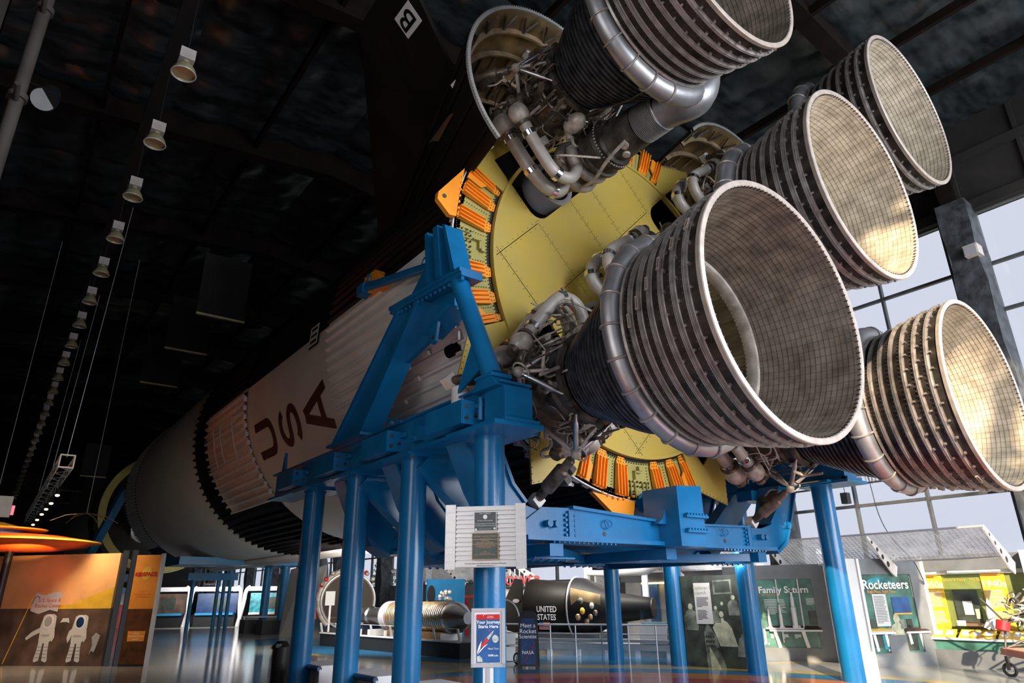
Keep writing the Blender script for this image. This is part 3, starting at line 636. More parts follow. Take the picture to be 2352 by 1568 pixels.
# ================================================================== ENGINES (local frame: y forward from exit plane, +z towards the turbopump)
def P3(y, r, a): return (r*cos(rad(a)), y, r*sin(rad(a)))       # a = 90 is the pump side
def extp(y):       # outer radius of the nozzle extension
    pr = [(0, 1.85), (.35, 1.815), (.8, 1.735), (1.2, 1.645), (1.62, 1.535)]
    for (a, b), (c, d) in zip(pr, pr[1:]):
        if y <= c: return b+(d-b)*(y-a)/(c-a)
    return pr[-1][1]
def make_engine(name, label):
    t = thing(name, label, 'rocket engine', (0, 0, 0), 'main engines of the first stage')
    N_ = 96
    ext = obj('nozzle_extension', G().lathe([(y, extp(y)) for y in (0, .2, .4, .6, .8, 1.0, 1.2, 1.4, 1.62)], N_), SKIN, t)
    for i, y in enumerate((.27, .50, .74, .98, 1.21, 1.43)):
        r = extp(y); h = .050; w = .030
        obj('stiffening_band', G().lathe([(y-w-.02, r-.005), (y-w-.02, r+.012), (y-w, r+.012), (y-w+.012, r+h), (y-.008, r+h), (y-.004, r+h-.014), (y+.004, r+h-.014), (y+.008, r+h), (y+w-.012, r+h), (y+w, r+.012), (y+w+.02, r+.012), (y+w+.02, r-.005)], N_), BAND, ext)
        g = G(); m = 64
        for k in range(m*2):
            a = rad(360*k/(m*2)); p = V(((r+.012)*cos(a), y+.062, (r+.012)*sin(a))); nn = V((cos(a), 0, sin(a))); tt = V((-sin(a), 0, cos(a)))
            g.box(p, (.02, .016, .022), (nn, (0,1,0), tt))
        obj('rivet_row', g, IRON, ext, smooth=False, kind='stuff')
        if i < 3:
            g = G()
            for k in range(36):
                a = rad(360*(k+.3*i)/36); nn = V((cos(a), 0, sin(a))); tt = V((-sin(a), 0, cos(a))); p = nn*(r+.035)+V((0, y-.085, 0))
                g.box(p, (.05, .035, .035), (nn, (0,1,0), tt))
            obj('tab_row', g, BAND, ext, smooth=False, kind='stuff')
        a = rad(200+6*i); nn = V((cos(a), 0, sin(a))); tt = V((-sin(a), 0, cos(a))); g = G(); p = nn*(r+.07)+V((0, y-.02, 0))
        for q in (-.02, .02): g.box(p+V((0, q, 0)), (.03, .012, .20), (nn, (0,1,0), tt))
        for q in (-.09, .09): g.box(p+tt*q, (.04, .05, .02), (nn, (0,1,0), tt))
        obj('latch', g, BANDW, ext, smooth=False)
    obj('rim', G().lathe([(.07, 1.835), (.065, 1.88), (.0, 1.89), (-.012, 1.88), (-.015, 1.81), (0, 1.795), (.05, 1.80)], N_, closed=True), BANDW, t)
    g = G()
    for k in range(120): a = rad(3*k); g.box((1.79*cos(a), .012, 1.79*sin(a)), (.014, .05, .014))
    obj('rim_rivets', g, IRON, t, smooth=False, kind='stuff')
    # inside: shingled liner rows, each row steps over the next
    prof = []
    ny = 20
    for k in range(ny):
        y = 1.6*k/ny; y2 = 1.6*(k+1)/ny; prof += [(y+.001, extp(y)-.048), (y2-.001, extp(y2)-.054)]
    g = G().lathe(prof, N_, uvs=(84, .5)); obj('liner', g, LINER, t)
    obj('liner_lip', G().lathe([(1.48, 1.49), (1.46, 1.40), (1.54, 1.36), (1.66, 1.37), (1.66, 1.50)], N_, closed=True), PIPEL, t, 'pale ring at the end of the cooling tubes')
    # tube wall, outside and inside
    inner = [(1.6, 1.385), (2.1, 1.27), (2.7, 1.07), (3.2, .84), (3.6, .62), (3.95, .47), (4.3, .46), (4.6, .50), (5.0, .50)]
    obj('cooling_tubes', G().lathe(inner, 240, mod=lambda k, y: .012 if k % 2 else -.012), TUBEIN, t, smooth=False)
    obj('injector_face', G().lathe([(4.98, .01), (4.98, .52)], 32), IRON, t)
    outer = [(1.75, 1.46)]
    ys = [1.98+.115*k for k in range(16)]
    def orad(y):
        pr = [(1.75, 1.45), (2.2, 1.34), (2.7, 1.20), (3.2, .98), (3.75, .74), (4.2, .60)]
        for (a, b), (c, d) in zip(pr, pr[1:]):
            if y <= c: return b+(d-b)*(y-a)/(c-a)
        return .6
    for y in ys:
        r = orad(y); outer += [(y-.036, r-.01), (y-.030, r+.038), (y+.014, r+.038), (y+.020, r-.01)]
    outer += [(3.78, .74)]
    obj('tube_bundle', G().lathe(outer, 80), TUBE, t, 'dark banded bell above the manifold')
    obj('throat_skirt', G().lathe([(3.78, .78), (3.80, .86), (3.9, .86), (3.92, .72), (4.25, .64), (4.3, .70), (4.4, .70), (4.42, .60)], 64), IRON, t)
    obj('thrust_chamber', G().lathe([(4.4, .60), (4.85, .60), (4.87, .72), (4.95, .72), (4.97, .66), (5.1, .66), (5.12, .74), (5.2, .74), (5.22, .62), (5.4, .52), (5.5, .30), (5.85, .22), (5.86, .01)], 56), PIPED, t)
    obj('gimbal_block', G().lathe([(5.78, .34), (5.95, .36), (6.02, .2), (6.6, .2)], 24), IRON, t)
    # exhaust manifold: torus that thins out away from the pump
    n = 96; pts = []; rr = []
    for k in range(n):
        a = 360*k/n; f = .5+.5*sin(rad(a)); r = .135+.085*f; pts.append(P3(1.80+.02*f, 1.45+r, a)); rr.append(r)
    man = obj('exhaust_manifold', G().tube(pts, rr, 16, closed=True), MANI, t)
    for a in list(range(-82, 60, 17))+list(range(126, 268, 17)):
        f = .5+.5*sin(rad(a)); r = .135+.085*f; rc = 1.45+r; c = V(P3(1.80+.02*f, rc, a)); n1 = V((cos(rad(a)), 0, sin(rad(a)))); 
        ring = [c + n1*((r+.012)*cos(u)) + V((0, (r+.012)*sin(u), 0)) for u in [2*pi*i/18 for i in range(18)]]
        obj('clamp_band', G().tube(ring, .020, 6, closed=True), BAND, man)
    obj('manifold_flange', G().lathe([(1.58, 1.50), (1.56, 1.62), (1.60, 1.63), (1.62, 1.50)], N_, closed=True), BAND, t)
    g = G()
    for k in range(140): a = rad(360*k/140); g.box((1.585*cos(a), 1.555, 1.585*sin(a)), (.018, .012, .018))
    obj('flange_bolts', g, IRON, t, smooth=False, kind='stuff')
    # exhaust neck, bellows, heat exchanger, turbine and pump along the +z side
    def lz(nm, prof, z, m, x=0, n=36, **k):
        g = G().lathe(prof, n, (x, z)); return obj(nm, g, m, t, **k)
    obj('exhaust_neck', G().tube(smoothpath([(-.9, 1.82, 1.42), (-.45, 1.82, 1.72), (-.05, 1.95, 1.80), (0, 2.35, 1.74), (0, 2.62, 1.66)], 3), .0, 20) if False else G().tube(smoothpath([(-.95, 1.80, 1.36), (-.45, 1.80, 1.66), (-.02, 1.95, 1.76), (0, 2.3, 1.66), (0, 2.62, 1.60)], 2), [.22+.16*min(1, i/9) for i in range(len(smoothpath([0,0,0,0,0] and [(0,0,0)]*5, 2)))], 20), MANI, t)
    pr = [(2.60, .38)]
    for k in range(16): y = 2.62+.034*k; pr += [(y, .39), (y+.008, .425), (y+.02, .425), (y+.028, .39)]
    pr += [(3.18, .38)]
    lz('bellows', pr, 1.58, MANI)
    lz('heat_exchanger', [(3.16, .36), (3.18, .43), (3.26, .44), (3.9, .46), (3.95, .52), (4.0, .52), (4.02, .44)], 1.56, IRON)
    for (y, a) in ((3.5, 150), (3.7, 175), (3.75, 140), (3.5, 20), (3.65, 45)):
        b = V((.44*cos(rad(a)), y, 1.56+.44*sin(rad(a)))); nn = V((cos(rad(a)), 0, sin(rad(a))))
        obj('port_flange', G().cyl(b-nn*.05, b+nn*.06, .085, 14), PIPEL, t)
    lz('turbine_housing', [(4.0, .44), (4.02, .58), (4.10, .60), (4.14, .55), (4.36, .55), (4.38, .61), (4.46, .61), (4.48, .50)], 1.52, IRON)
    g = G()
    for k in range(48): a = rad(7.5*k); g.box((.585*cos(a), 4.0, 1.52+.585*sin(a)), (.024, .03, .024))
    obj('housing_bolts', g, PIPEL, t, smooth=False, kind='stuff')
    lz('pump_body', [(4.45, .36), (4.7, .42), (4.8, .50), (5.0, .52), (5.1, .45), (5.3, .38), (5.34, .50), (5.42, .50), (5.44, .42), (5.9, .36), (6.0, .40)], 1.50, PIPED)
    for y, rv in ((4.75, .15), (5.16, .17)):
        pts = []; rr = []
        for k in range(30): a = 360*k/30; pts.append((.50*cos(rad(a)), y, 1.50+.50*sin(rad(a)))); rr.append(rv*(.75+.25*k/30))
        obj('volute', G().tube(pts, rr, 12, closed=True), PIPE, t)
    obj('inlet_collar', G().lathe([(5.95, .44), (5.95, .56), (6.5, .58), (6.5, .46)], 36, (0, 1.5), closed=True), SILV, t)
    # the four big discharge ducts with polished clamps: U-bends either side
    def duct(pts, r, m=PIPE, clamps=()):
        sp = smoothpath(pts, 3); d = obj('propellant_duct', G().tube(sp, r, 16), m, t)
        for f in clamps:
            i = int(f*(len(sp)-2)); a, b = sp[i], sp[i+1]; dd = (b-a).normalized()
            obj('duct_clamp', G().tube([a-dd*.06, a-dd*.055, a+dd*.055, a+dd*.06], [r+.005, r+.03, r+.03, r+.005], 18), CHROME, d)
            obj('clamp_lug', G().box(a+dd.orthogonal().normalized()*(r+.05), (.10, .05, .05)), PIPED, d)
        return d
    for s in (-1, 1):
        duct([(s*.45, 5.2, 1.5), (s*.95, 5.2, 1.78), (s*1.27, 5.22, 1.5), (s*1.27, 5.3, 1.0), (s*1.12, 5.4, .25), (s*1.08, 5.42, .05)], .155, PIPE, (.36, .60, .86))
        duct([(s*.45, 4.75, 1.5), (s*1.02, 4.7, 1.68), (s*1.36, 4.72, 1.38), (s*1.34, 4.75, .95), (s*1.22, 4.8, .25), (s*1.18, 4.8, .05)], .135, PIPE, (.42, .78))
        obj('valve_body', G().ico((s*1.06, 5.42, -.16), .25, (1, 1.05, 1.2), 16, 10), PIPEL, t)
        obj('valve_body', G().ico((s*1.16, 4.80, -.12), .22, (1, 1, 1.2), 16, 10), PIPEL, t)
        obj('valve_flange', G().tube([(s*1.09, 5.41, .10), (s*1.08, 5.42, .04)], .23, 18), PIPED, t)
        obj('valve_flange', G().tube([(s*1.19, 4.80, .12), (s*1.18, 4.80, .06)], .2, 18), PIPED, t)
        obj('valve_cap', G().tube([(s*1.05, 5.43, -.42), (s*1.05, 5.43, -.52)], [.16, .13], 16), PIPED, t)
        obj('valve_cap', G().tube([(s*1.16, 4.80, -.36), (s*1.16, 4.80, -.46)], [.14, .11], 16), PIPED, t)
        duct([(s*1.0, 5.4, -.2), (s*.85, 5.3, -.45), (s*.6, 5.1, -.35), (s*.45, 5.0, -.2)], .12, PIPED)
        duct([(s*1.1, 4.75, -.2), (s*.95, 4.7, -.45), (s*.6, 4.8, -.3)], .10, PIPED)
        obj('control_box', G().box((s*.82, 5.0, .62), (.24, .26, .18)), PIPE, t)
        obj('accumulator', G().ico((s*.62, 4.12, .72), .2, (1, 1.5, 1), 14, 8), PIPEL, t)
        obj('round_fitting', G().lathe([(3.98, .03), (3.98, .10), (4.05, .12), (4.14, .08)], 16, (s*.72, .25)), PIPEL, t)
        obj('gas_line', G().tube(smoothpath([(s*.3, 5.25, 1.9), (s*.55, 4.6, 2.0), (s*.6, 3.95, 1.75), (s*.5, 3.4, 1.65)], 3), .04, 8), PIPEL, t)
    # hundreds of small lines: individual bent tubes from a seeded walk
    r_ = random.Random(5)
    for k in range(96):
        a = r_.choice((r_.uniform(-65, 70), r_.uniform(110, 245), r_.uniform(-80, 260))); rr_ = r_.uniform(.66, 1.1); y = r_.uniform(3.9, 5.3); pts = [V(P3(y, rr_, a))]
        big = r_.random() < .22
        for q in range(r_.randint(3, 5)):
            ch = r_.random()
            if ch < .42: y = min(5.6, max(3.6, y+r_.choice((-1, 1))*r_.uniform(.18, .55)))
            elif ch < .75: a += r_.choice((-1, 1))*r_.uniform(10, 30)
            else: rr_ = min(1.25, max(.66, rr_+r_.choice((-1, 1))*r_.uniform(.1, .28)))
            pts.append(V(P3(y, rr_, a)))
        obj('tube_line', G().tube(smoothpath(pts, 2), (.034 if big else r_.choice((.012, .015, .02))), 6), r_.choice((PIPED, PIPED, PIPEL, IRON, PIPE)), t)
    for k in range(34):
        a = r_.uniform(-70, 250); rr_ = r_.uniform(.66, 1.0); y = r_.uniform(4.0, 5.4); p = V(P3(y, rr_, a)); nn = V((cos(rad(a)), 0, sin(rad(a)))); s = r_.uniform(.04, .09)
        g = G().cyl(p-nn*s, p+nn*s, s*.8, 10); g.cyl(p+nn*s, p+nn*(s+.03), s*1.15, 10)
        g.box(p+V((0, s, 0)), (s, s*1.6, s)); obj('fitting', g, r_.choice((PIPED, PIPEL, IRON)), t)
    for k in range(7):
        a0 = r_.uniform(40, 140); pts = [V(P3(5.4, 1.6+.4*r_.random(), a0))]
        for q in range(4): pts.append(V(P3(5.1-.35*q, 1.35+.5*r_.random(), a0+r_.uniform(-30, 30))))
        h = obj('wire_harness', G().tube(smoothpath(pts, 3), .024, 6), CORD, t)
        for q in (1, 2, 3): obj('tie', G().box(pts[q]*.5+pts[q-1]*.25+pts[min(4, q+1)]*.25, (.05, .03, .05)), REDT, h)
    # long pair of rails that run across the banded bell
    obj('drain_line', G().tube([P3(4.15, .78, 110), P3(3.5, .98, 112), P3(2.7, 1.27, 118), P3(2.05, 1.42, 122)], .018, 6), IRON, t)
    obj('drain_line', G().tube([P3(4.1, .8, 128), P3(3.5, 1.0, 128), P3(2.7, 1.29, 130), P3(2.2, 1.4, 132)], .026, 6), IRON, t)
    obj('drain_line', G().tube([P3(4.15, .78, 60), P3(3.5, .98, 58), P3(2.7, 1.27, 55), P3(2.05, 1.42, 52)], .02, 6), IRON, t)
    g = G()
    for k in range(10): y = 4.0-.17*k; p = V(P3(y, orad(y)+.10, 119)); g.box(p, (.03, .02, .30), (V((cos(rad(119)), 0, sin(rad(119)))), (0,1,0), V((-sin(rad(119)), 0, cos(rad(119))))))
    obj('line_clips', g, IRON, t, smooth=False, kind='stuff')
    return t
def add_gimbal(t):
    """two actuators with their star of outrigger struts on the outboard side"""
    for s in (-1, 1):
        a = -90+s*45; K = V(P3(4.4, 1.29, a))
        for (y, r, da, th_) in ((3.82, .84, -36, .05), (3.82, .84, 34, .05), (5.1, .70, -34, .042), (5.1, .70, 30, .042), (3.80, .86, 2, .035)):
            e = V(P3(y, r, a+da)); d = (e-K)
            st_ = obj('outrigger_strut', G().tube([K, K+d*.12, K+d*.14, K+d*.72, K+d*.76, e], [th_*.6, th_*.6, th_, th_, th_*.55, th_*.5], 12), STEEL if th_ > .045 else PIPE, t)
            obj('end_fork', G().box(e, (.12, .10, .12)), IRON, st_)
        obj('trunnion', G().ico(K, .10, n=12, m=8), PIPE, t)
        obj('guard_loop', G().tube([K+V((.16*cos(u), -.08+.16*sin(u), 0)) for u in [2*pi*i/16 for i in range(16)]], .018, 6, closed=True), PIPEL, t)
        F = V(P3(5.55, 1.98, a)); d = F-K
        ac = obj('gimbal_actuator', G().tube([K, K+d*.10, K+d*.12, K+d*.3, K+d*.32, K+d*.72, K+d*.74, K+d*.9, F], [.05, .05, .085, .085, .14, .14, .09, .09, .06], 16), PIPED, t)
        u = d.orthogonal().normalized()
        obj('servo_valve', G().box(K+d*.52+u*.17, (.18, .34, .16)), IRON, ac); obj('servo_valve', G().box(K+d*.30+u*.14, (.13, .20, .13)), IRON, ac)
        obj('servo_line', G().tube(smoothpath([K+d*.2+u*.12, K+d*.3+u*.3, K+d*.5+u*.26, K+d*.6+u*.16], 2), .02, 6), PIPEL, ac)
        obj('anchor_fork', G().box(F, (.22, .20, .22)), WHT2, ac)
proto = make_engine('rocket_engine', 'x')
R0 = 4.777
spec = [(224.4, True, 'large dark rocket nozzle lowest at left, opening nearest the viewer', 0),
        (134.4, True, 'big rocket engine overhead cut by the top edge of the frame, under the riveted fairing', 0),
        (44.4, True, 'rocket nozzle high at the right against the dark roof, farthest up', 0),
        (314.4, True, 'sunlit rocket nozzle low at the right edge in front of the windows', 0),
        (None, False, 'centre rocket nozzle between the other four, half behind the lowest left one', 0)]
engs = []
for i, (ang, gim, lab, _) in enumerate(spec):
    e = proto if i == 0 else clone(proto); e['label'] = lab; engs.append(e)
for e, (ang, gim, lab, _) in zip(engs, spec):
    if gim: add_gimbal(e)
    if ang is None: cx, cz, d = RX, RZ, rad(224.4)
    else: cx, cz = RX+R0*cos(rad(ang)), RZ+R0*sin(rad(ang)); d = rad(ang+180)
    e.location = (cx, YE, cz)
    # local +z should point along (cos d, sin d) in the xz plane; rotation about Y by b maps z -> (sin b, cos b)
    e.rotation_euler = (0, math.atan2(cos(d), sin(d)), 0)
# paler liner copy for three engines, the daylight put into its colour
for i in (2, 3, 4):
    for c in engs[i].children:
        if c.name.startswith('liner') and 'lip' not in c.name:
            c.data = c.data.copy(); c.data.materials[0] = LINER_LIT

# ================================================================== BLUE STEEL SUPPORTS
ZC = 4.45
def side_frame(s, name_label):
    """s=-1 the left frame at x=6.31, s=+1 its mirror on the other side of the rocket"""
    X0 = RX + s*5.146
    def X(d): return X0 + s*d            # d grows outwards, away from the rocket
    t = thing('support_frame', name_label, 'support', (X0, 12.8, 0), 'blue side frames of the rocket')
    CY = [9.0+2.56*k for k in range(4)]
    for y in CY:
        c = obj('column', G().cyl((X0, y, 0), (X0, y, ZC), .25, 40), BLUE, t)
        obj('weld_collar', G().tube([(X0, y, ZC-.03), (X0, y, ZC)], .275, 32), BLUE, c)
        g = G().bb((X(-.62), y-.52, ZC), (X(.42), y+.52, ZC+.06)); obj('cap_plate', g, BLUE, t, smooth=False)
    # deep box girder with flanges
    g = G().bb((X(-.24), 8.3, ZC+.10), (X(.24), 19.1, ZC+.72)); obj('girder_web', g, BLUE, t, smooth=False)
    obj('girder_flange', G().bb((X(-.36), 8.15, ZC+.05), (X(.36), 19.3, ZC+.11)), BLUE, t, smooth=False)
    obj('girder_flange', G().bb((X(-.32), 8.25, ZC+.72), (X(.32), 19.2, ZC+.76)), BLUE, t, smooth=False)
    g = G().bb((X(-.42), 8.08, ZC-.02), (X(.55), 9.5, ZC+.05)); obj('base_plate', g, BLUE, t, smooth=False)
    eb = obj('end_box', G().bb((X(-.29), 8.2, ZC+.10), (X(.27), 8.75, ZC+.66)), BLUE, t, 'squared end of the girder with scuffed paint', smooth=False)
    obj('end_lip', G().bb((X(-.36), 8.1, ZC+.06), (X(.34), 8.25, ZC+.12)), BLUE, eb, smooth=False)
    for i, y in enumerate(CY):
        y0 = y+.05 if i else y-.05
        b = obj('side_box', G().bb((X(.24), y0, ZC+.14), (X(.60), y0+1.15, ZC+.54)), BLUE, t, smooth=False)
        g = G()
        for zz in (.24, .44): g.cyl((X(.5), y0, ZC+zz), (X(.5), y0-.02, ZC+zz), .035, 8)
        g.cyl((X(.33), y0, ZC+.30), (X(.33), y0-.02, ZC+.30), .035, 8); obj('bolts', g, IRON, b)
        obj('jack_bolt', G().cyl((X(.30), y0, ZC+.46), (X(.30), y0-.16, ZC+.46), .05, 12), BLUE, b)
    for k in range(26):
        y = 8.2+.42*k
        if k % 2: obj('web_bolt', G().cyl((X(.24), y, ZC+.64), (X(.275), y, ZC+.64), .025, 8), BLUE, t)
    for y in (10.9, 13.2, 15.7, 18.1):
        b = obj('bolt_block', G().bb((X(.24), y-.14, ZC+.22), (X(.38), y+.14, ZC+.5)), BLUE, t, smooth=False)
        obj('nut', G().cyl((X(.38), y, ZC+.30), (X(.45), y, ZC+.30), .05, 6), BLUE, b)
    obj('hose', G().tube(smoothpath([(X(.1), 12.2, ZC+.76), (X(.3), 12.3, ZC+.9), (X(.34), 12.0, ZC+.88), (X(.36), 11.5, ZC+.72)], 2), .03, 6), BLUE, t)
    obj('vertical_valve', G().cyl((X(.31), 8.82, ZC+.20), (X(.31), 8.82, ZC+.58), .045, 10), BLUE, t)
    for y in (13.0, 13.25):
        obj('stiffener', G().bb((X(.24), y-.35, ZC+.2+.35*(y-13.0)/.25), (X(.40), y+.35, ZC+.23+.35*(y-13.0)/.25)), BLUE, t, smooth=False)
    obj('end_upright', G().add([(X(.0), 19.0, ZC+.75), (X(.0), 19.25, ZC+.75), (X(.0), 19.1, ZC+1.4), (X(.08), 19.0, ZC+.75), (X(.08), 19.25, ZC+.75), (X(.08), 19.1, ZC+1.4)], [(0,1,2), (3,5,4), (0,3,4,1), (1,4,5,2), (2,5,3,0)]), BLUE, t, smooth=False)
    # A-frame that reaches up to the hull
    x1, x2 = X(.02), X(.40)
    def slab(pts, xa, xb, nm, lab=None):
        n = len(pts); return obj(nm, G().add([(xa, y, z) for y, z in pts]+[(xb, y, z) for y, z in pts], [tuple(range(n)), tuple(range(2*n-1, n-1, -1))]+[(k, n+k, n+(k+1) % n, (k+1) % n) for k in range(n)]), BLUE, t, lab, smooth=False)
    # bolted joint plane from (12.1, 7.75) to (9.4, 7.5)
    ap = slab([(12.0, 7.80), (10.62, 8.86), (10.0, 8.80), (9.55, 7.58)], X(.10), X(.16), 'apex_plate', 'dark blue tapering plate under the hull')
    slab([(10.60, 8.88), (10.50, 8.88), (10.36, 7.7), (10.48, 7.7)], X(.16), X(.50), 'apex_stiffener')
    slab([(10.28, 8.86), (10.10, 8.86), (9.92, 7.66), (10.10, 7.66)], X(.16), X(.50), 'apex_stiffener')
    slab([(9.98, 8.84), (9.88, 8.78), (9.48, 7.62), (9.60, 7.62)], X(.05), X(.46), 'apex_stiffener')
    slab([(12.15, 7.74), (12.15, 7.82), (9.30, 7.62), (9.30, 7.54)], X(-.05), X(.46), 'joint_plate')
    slab([(12.15, 7.66), (12.15, 7.74), (9.30, 7.54), (9.30, 7.46)], X(-.05), X(.42), 'joint_plate')
    g = G()
    for k in range(14): y = 9.75+2.2*k/13; g.cyl((X(.40), y, 7.42+.07*(y-9.3)), (X(.40), y, 7.36+.07*(y-9.3)), .035, 6)
    for y in (9.36, 9.7): g.cyl((X(.36), y, 7.46), (X(.36), y, 7.38), .04, 6)
    obj('bolts', g, BLUE, t)
    slab([(11.8, 7.66), (10.0, 7.50), (10.0, 6.95), (11.9, 6.55)], X(.02), X(.12), 'web_plate')
    slab([(10.7, 6.80), (9.75, 7.05), (9.75, 6.98), (10.7, 6.72)], X(-.05), X(.42), 'lower_flange')
    # rear leg: a deep box running down to the girder
    slab([(11.75, 7.62), (10.95, 7.55), (13.35, ZC+.80), (14.75, ZC+.80)], X(.06), X(.34), 'rear_leg', 'wide raking box leg')
    slab([(11.85, 7.62), (11.70, 7.62), (14.7, ZC+.80), (14.85, ZC+.80)], X(-.02), X(.44), 'leg_flange')
    slab([(11.02, 7.55), (10.88, 7.55), (13.25, ZC+.80), (13.38, ZC+.80)], X(-.02), X(.44), 'leg_flange')
    slab([(14.95, ZC+.76), (13.1, ZC+.76), (13.1, ZC+.82), (14.95, ZC+.82)], X(-.05), X(.5), 'foot_plate')
    # front post: round pipe with pads
    obj('front_post', G().cyl((X(.26), 9.62, 7.48), (X(.22), 8.60, ZC+.90), .17, 28), BLUE, t)
    obj('post_foot', G().bb((X(.0), 8.36, ZC+.84), (X(.42), 8.84, ZC+.90)), BLUE, t, smooth=False)
    slab([(8.25, ZC+.66), (8.95, ZC+.66), (8.80, ZC+.84), (8.40, ZC+.84)], X(.02), X(.40), 'foot_block')
    slab([(8.95, ZC+1.85), (9.55, ZC+.78), (8.75, ZC+1.1)], X(.30), X(.33), 'fin_plate')
    lug = slab([(10.55, 6.80), (10.20, 6.88), (10.28, 6.48), (10.40, 6.45)], X(.30), X(.36), 'lifting_lug')
    obj('eye', G().cyl((X(.365), 10.36, 6.58), (X(.37), 10.36, 6.58), .045, 10), IRON, lug)
    # tie rod forward to the orange lug
    tr = obj('tie_rod', G().cyl((X(.12), 11.0, 8.42), (X(.12), 14.2, 9.18), .11, 16), BLUE, t, 'dark blue tie rod along the hull edge')
    for p in ((11.2, 8.60), (14.05, 9.35)): obj('shackle', G().tube([(X(.14), p[0]+.12*cos(u), p[1]+.12*sin(u)) for u in [2*pi*i/12 for i in range(12)]], .018, 6, closed=True), BLUE, tr)
    obj('rod_end', G().bb((X(.0), 14.1, 8.98), (X(.26), 14.45, 9.24)), BLUE, tr, smooth=False)
    return t, X
FL, XL = side_frame(-1, 'nearest blue frame left of the engines with four columns, girder and leaning A-frame')
FR, XR = side_frame(1, 'blue frame on the window side, its columns seen under and right of the nozzles')
# U-shaped cradles under the thrust section, carried between the two side frames
def cradle(y, lab, box=True):
    t = thing('cradle', lab, 'support', (RX, y, 2.85), 'blue cradles under the rocket')
    zb = 2.88
    lo = [(7.55, zb), (15.2, zb), (15.2, zb+.08), (7.55, zb+.08)]
    obj('lower_flange', G().plate(lo, y-.42, y+.42), BLUE, t, smooth=False)
    obj('web', G().plate([(7.6, zb+.06), (15.2, zb+.06), (15.2, zb+.52), (14.2, zb+.50), (11.5, zb+.44), (8.8, zb+.62), (8.0, zb+.60), (7.6, zb+.34)], y-.28, y-.22), BLUE, t, smooth=False)
    obj('web', G().plate([(7.6, zb+.06), (15.2, zb+.06), (15.2, zb+.52), (14.2, zb+.50), (11.5, zb+.44), (8.8, zb+.62), (8.0, zb+.60), (7.6, zb+.34)], y+.22, y+.28), BLUE, t, smooth=False)
    obj('upper_flange', G().plate([(8.7, zb+.60), (11.6, zb+.44), (14.2, zb+.50), (14.2, zb+.54), (11.6, zb+.49), (8.7, zb+.66)], y-.36, y+.36), BLUE, t, smooth=False)
    for s in (-1, 1):
        def xx(v): return RX+s*v
        pts = [(xx(2.75), zb+.05), (xx(3.9), zb), (xx(4.35), zb+.25), (xx(4.75), zb+.85), (xx(5.15), 4.5), (xx(4.45), 4.5), (xx(4.15), zb+.95), (xx(3.85), zb+.62), (xx(3.45), zb+.52), (xx(2.75), zb+.50)]
        obj('curved_arm', G().plate(pts, y-.24, y-.16), BLUE, t, smooth=False); obj('curved_arm', G().plate(pts, y+.16, y+.24), BLUE, t, smooth=False)
        obj('arm_flange', G().plate([(xx(3.9), zb), (xx(4.35), zb+.25), (xx(4.75), zb+.85), (xx(5.15), 4.5), (xx(5.2), 4.5), (xx(4.82), zb+.82), (xx(4.40), zb+.18), (xx(3.95), zb-.06)], y-.30, y+.30), BLUE, t, smooth=False)
        obj('arm_flange', G().plate([(xx(4.45), 4.5), (xx(4.15), zb+.95), (xx(3.85), zb+.64), (xx(3.80), zb+.68), (xx(4.09), zb+.98), (xx(4.38), 4.5)], y-.30, y+.30), BLUE, t, smooth=False)
        sp = obj('splice_plate', G().bb((xx(2.80)-.06, y-.34, zb+.06), (xx(2.80)+.06, y-.22, zb+.56)), BLUE, t, smooth=False)
        for q in (-.11, .11):
            for k in range(5): obj('bolt', G().cyl((xx(2.80)+q, y-.28, zb+.12+.09*k), (xx(2.80)+q, y-.33, zb+.12+.09*k), .030, 8), BLUE, sp)
        for q in (3.2, 3.38): obj('pin', G().cyl((xx(q), y-.24, zb+.30), (xx(q), y-.42, zb+.30), .065, 14), BLUE, t)
        obj('eye_hole', G().cyl((xx(1.9), y-.285, zb+.18), (xx(1.9), y-.29, zb+.18), .045, 12), IRON, t)
        obj('ring_pin', G().tube([(xx(1.85)+.1*cos(u), y-.36, zb+.36+.08*sin(u)) for u in [2*pi*i/12 for i in range(12)]], .014, 5, closed=True), BLUE, t)
    g = G()
    for x in [8.2+.12*k for k in range(14)]+[13.2+.12*k for k in range(14)]: g.cyl((x, y-.36, zb), (x, y-.36, zb-.035), .025, 6)
    obj('flange_bolts', g, BLUE, t)
    return t
c1 = cradle(10.0, 'front blue cradle beam crossing under the yellow bulkhead, upright box on it')
bx = obj('upright_box', G().plate([(11.15, 2.85), (11.95, 2.85), (11.95, 4.10), (11.15, 4.05)], 9.15, 10.1), BLUE, c1, 'tall dark blue box standing on the beam', smooth=False)
for z in (3.12, 3.42): obj('ledge', G().bb((11.28, 9.05, z), (11.98, 9.16, z+.05)), BLUE, bx, smooth=False)
for z in (3.08, 3.38):
    for k in range(7): obj('bolt', G().cyl((11.33+.095*k, 9.12, z+.10), (11.33+.095*k, 9.04, z+.10), .028, 6), BLUE, bx)
obj('gusset', G().plate([(10.9, 3.3), (11.16, 3.3), (11.16, 3.62), (11.05, 3.42)], 9.5, 9.9), BLUE, c1, smooth=False)
obj('thrust_pad', G().lathe([(10.50, .02), (10.50, .21), (10.40, .22), (10.38, .19), (10.38, .02)], 28, (11.55, 3.86)), BLUE, c1, 'round blue pad pressed on the bulkhead rim')
obj('pad_shaft', G().cyl((11.55, 10.4, 3.86), (11.55, 10.05, 3.86), .10, 16), BLUE, c1)
cradle(12.56, 'second blue cradle beam behind the front one')
cradle(15.1, 'third blue cradle beam, deepest under the rocket')
lw = thing('lower_grillage', 'flat blue truss of bolted beams joining the cradles from below', 'support', (RX, 12, 2.6))
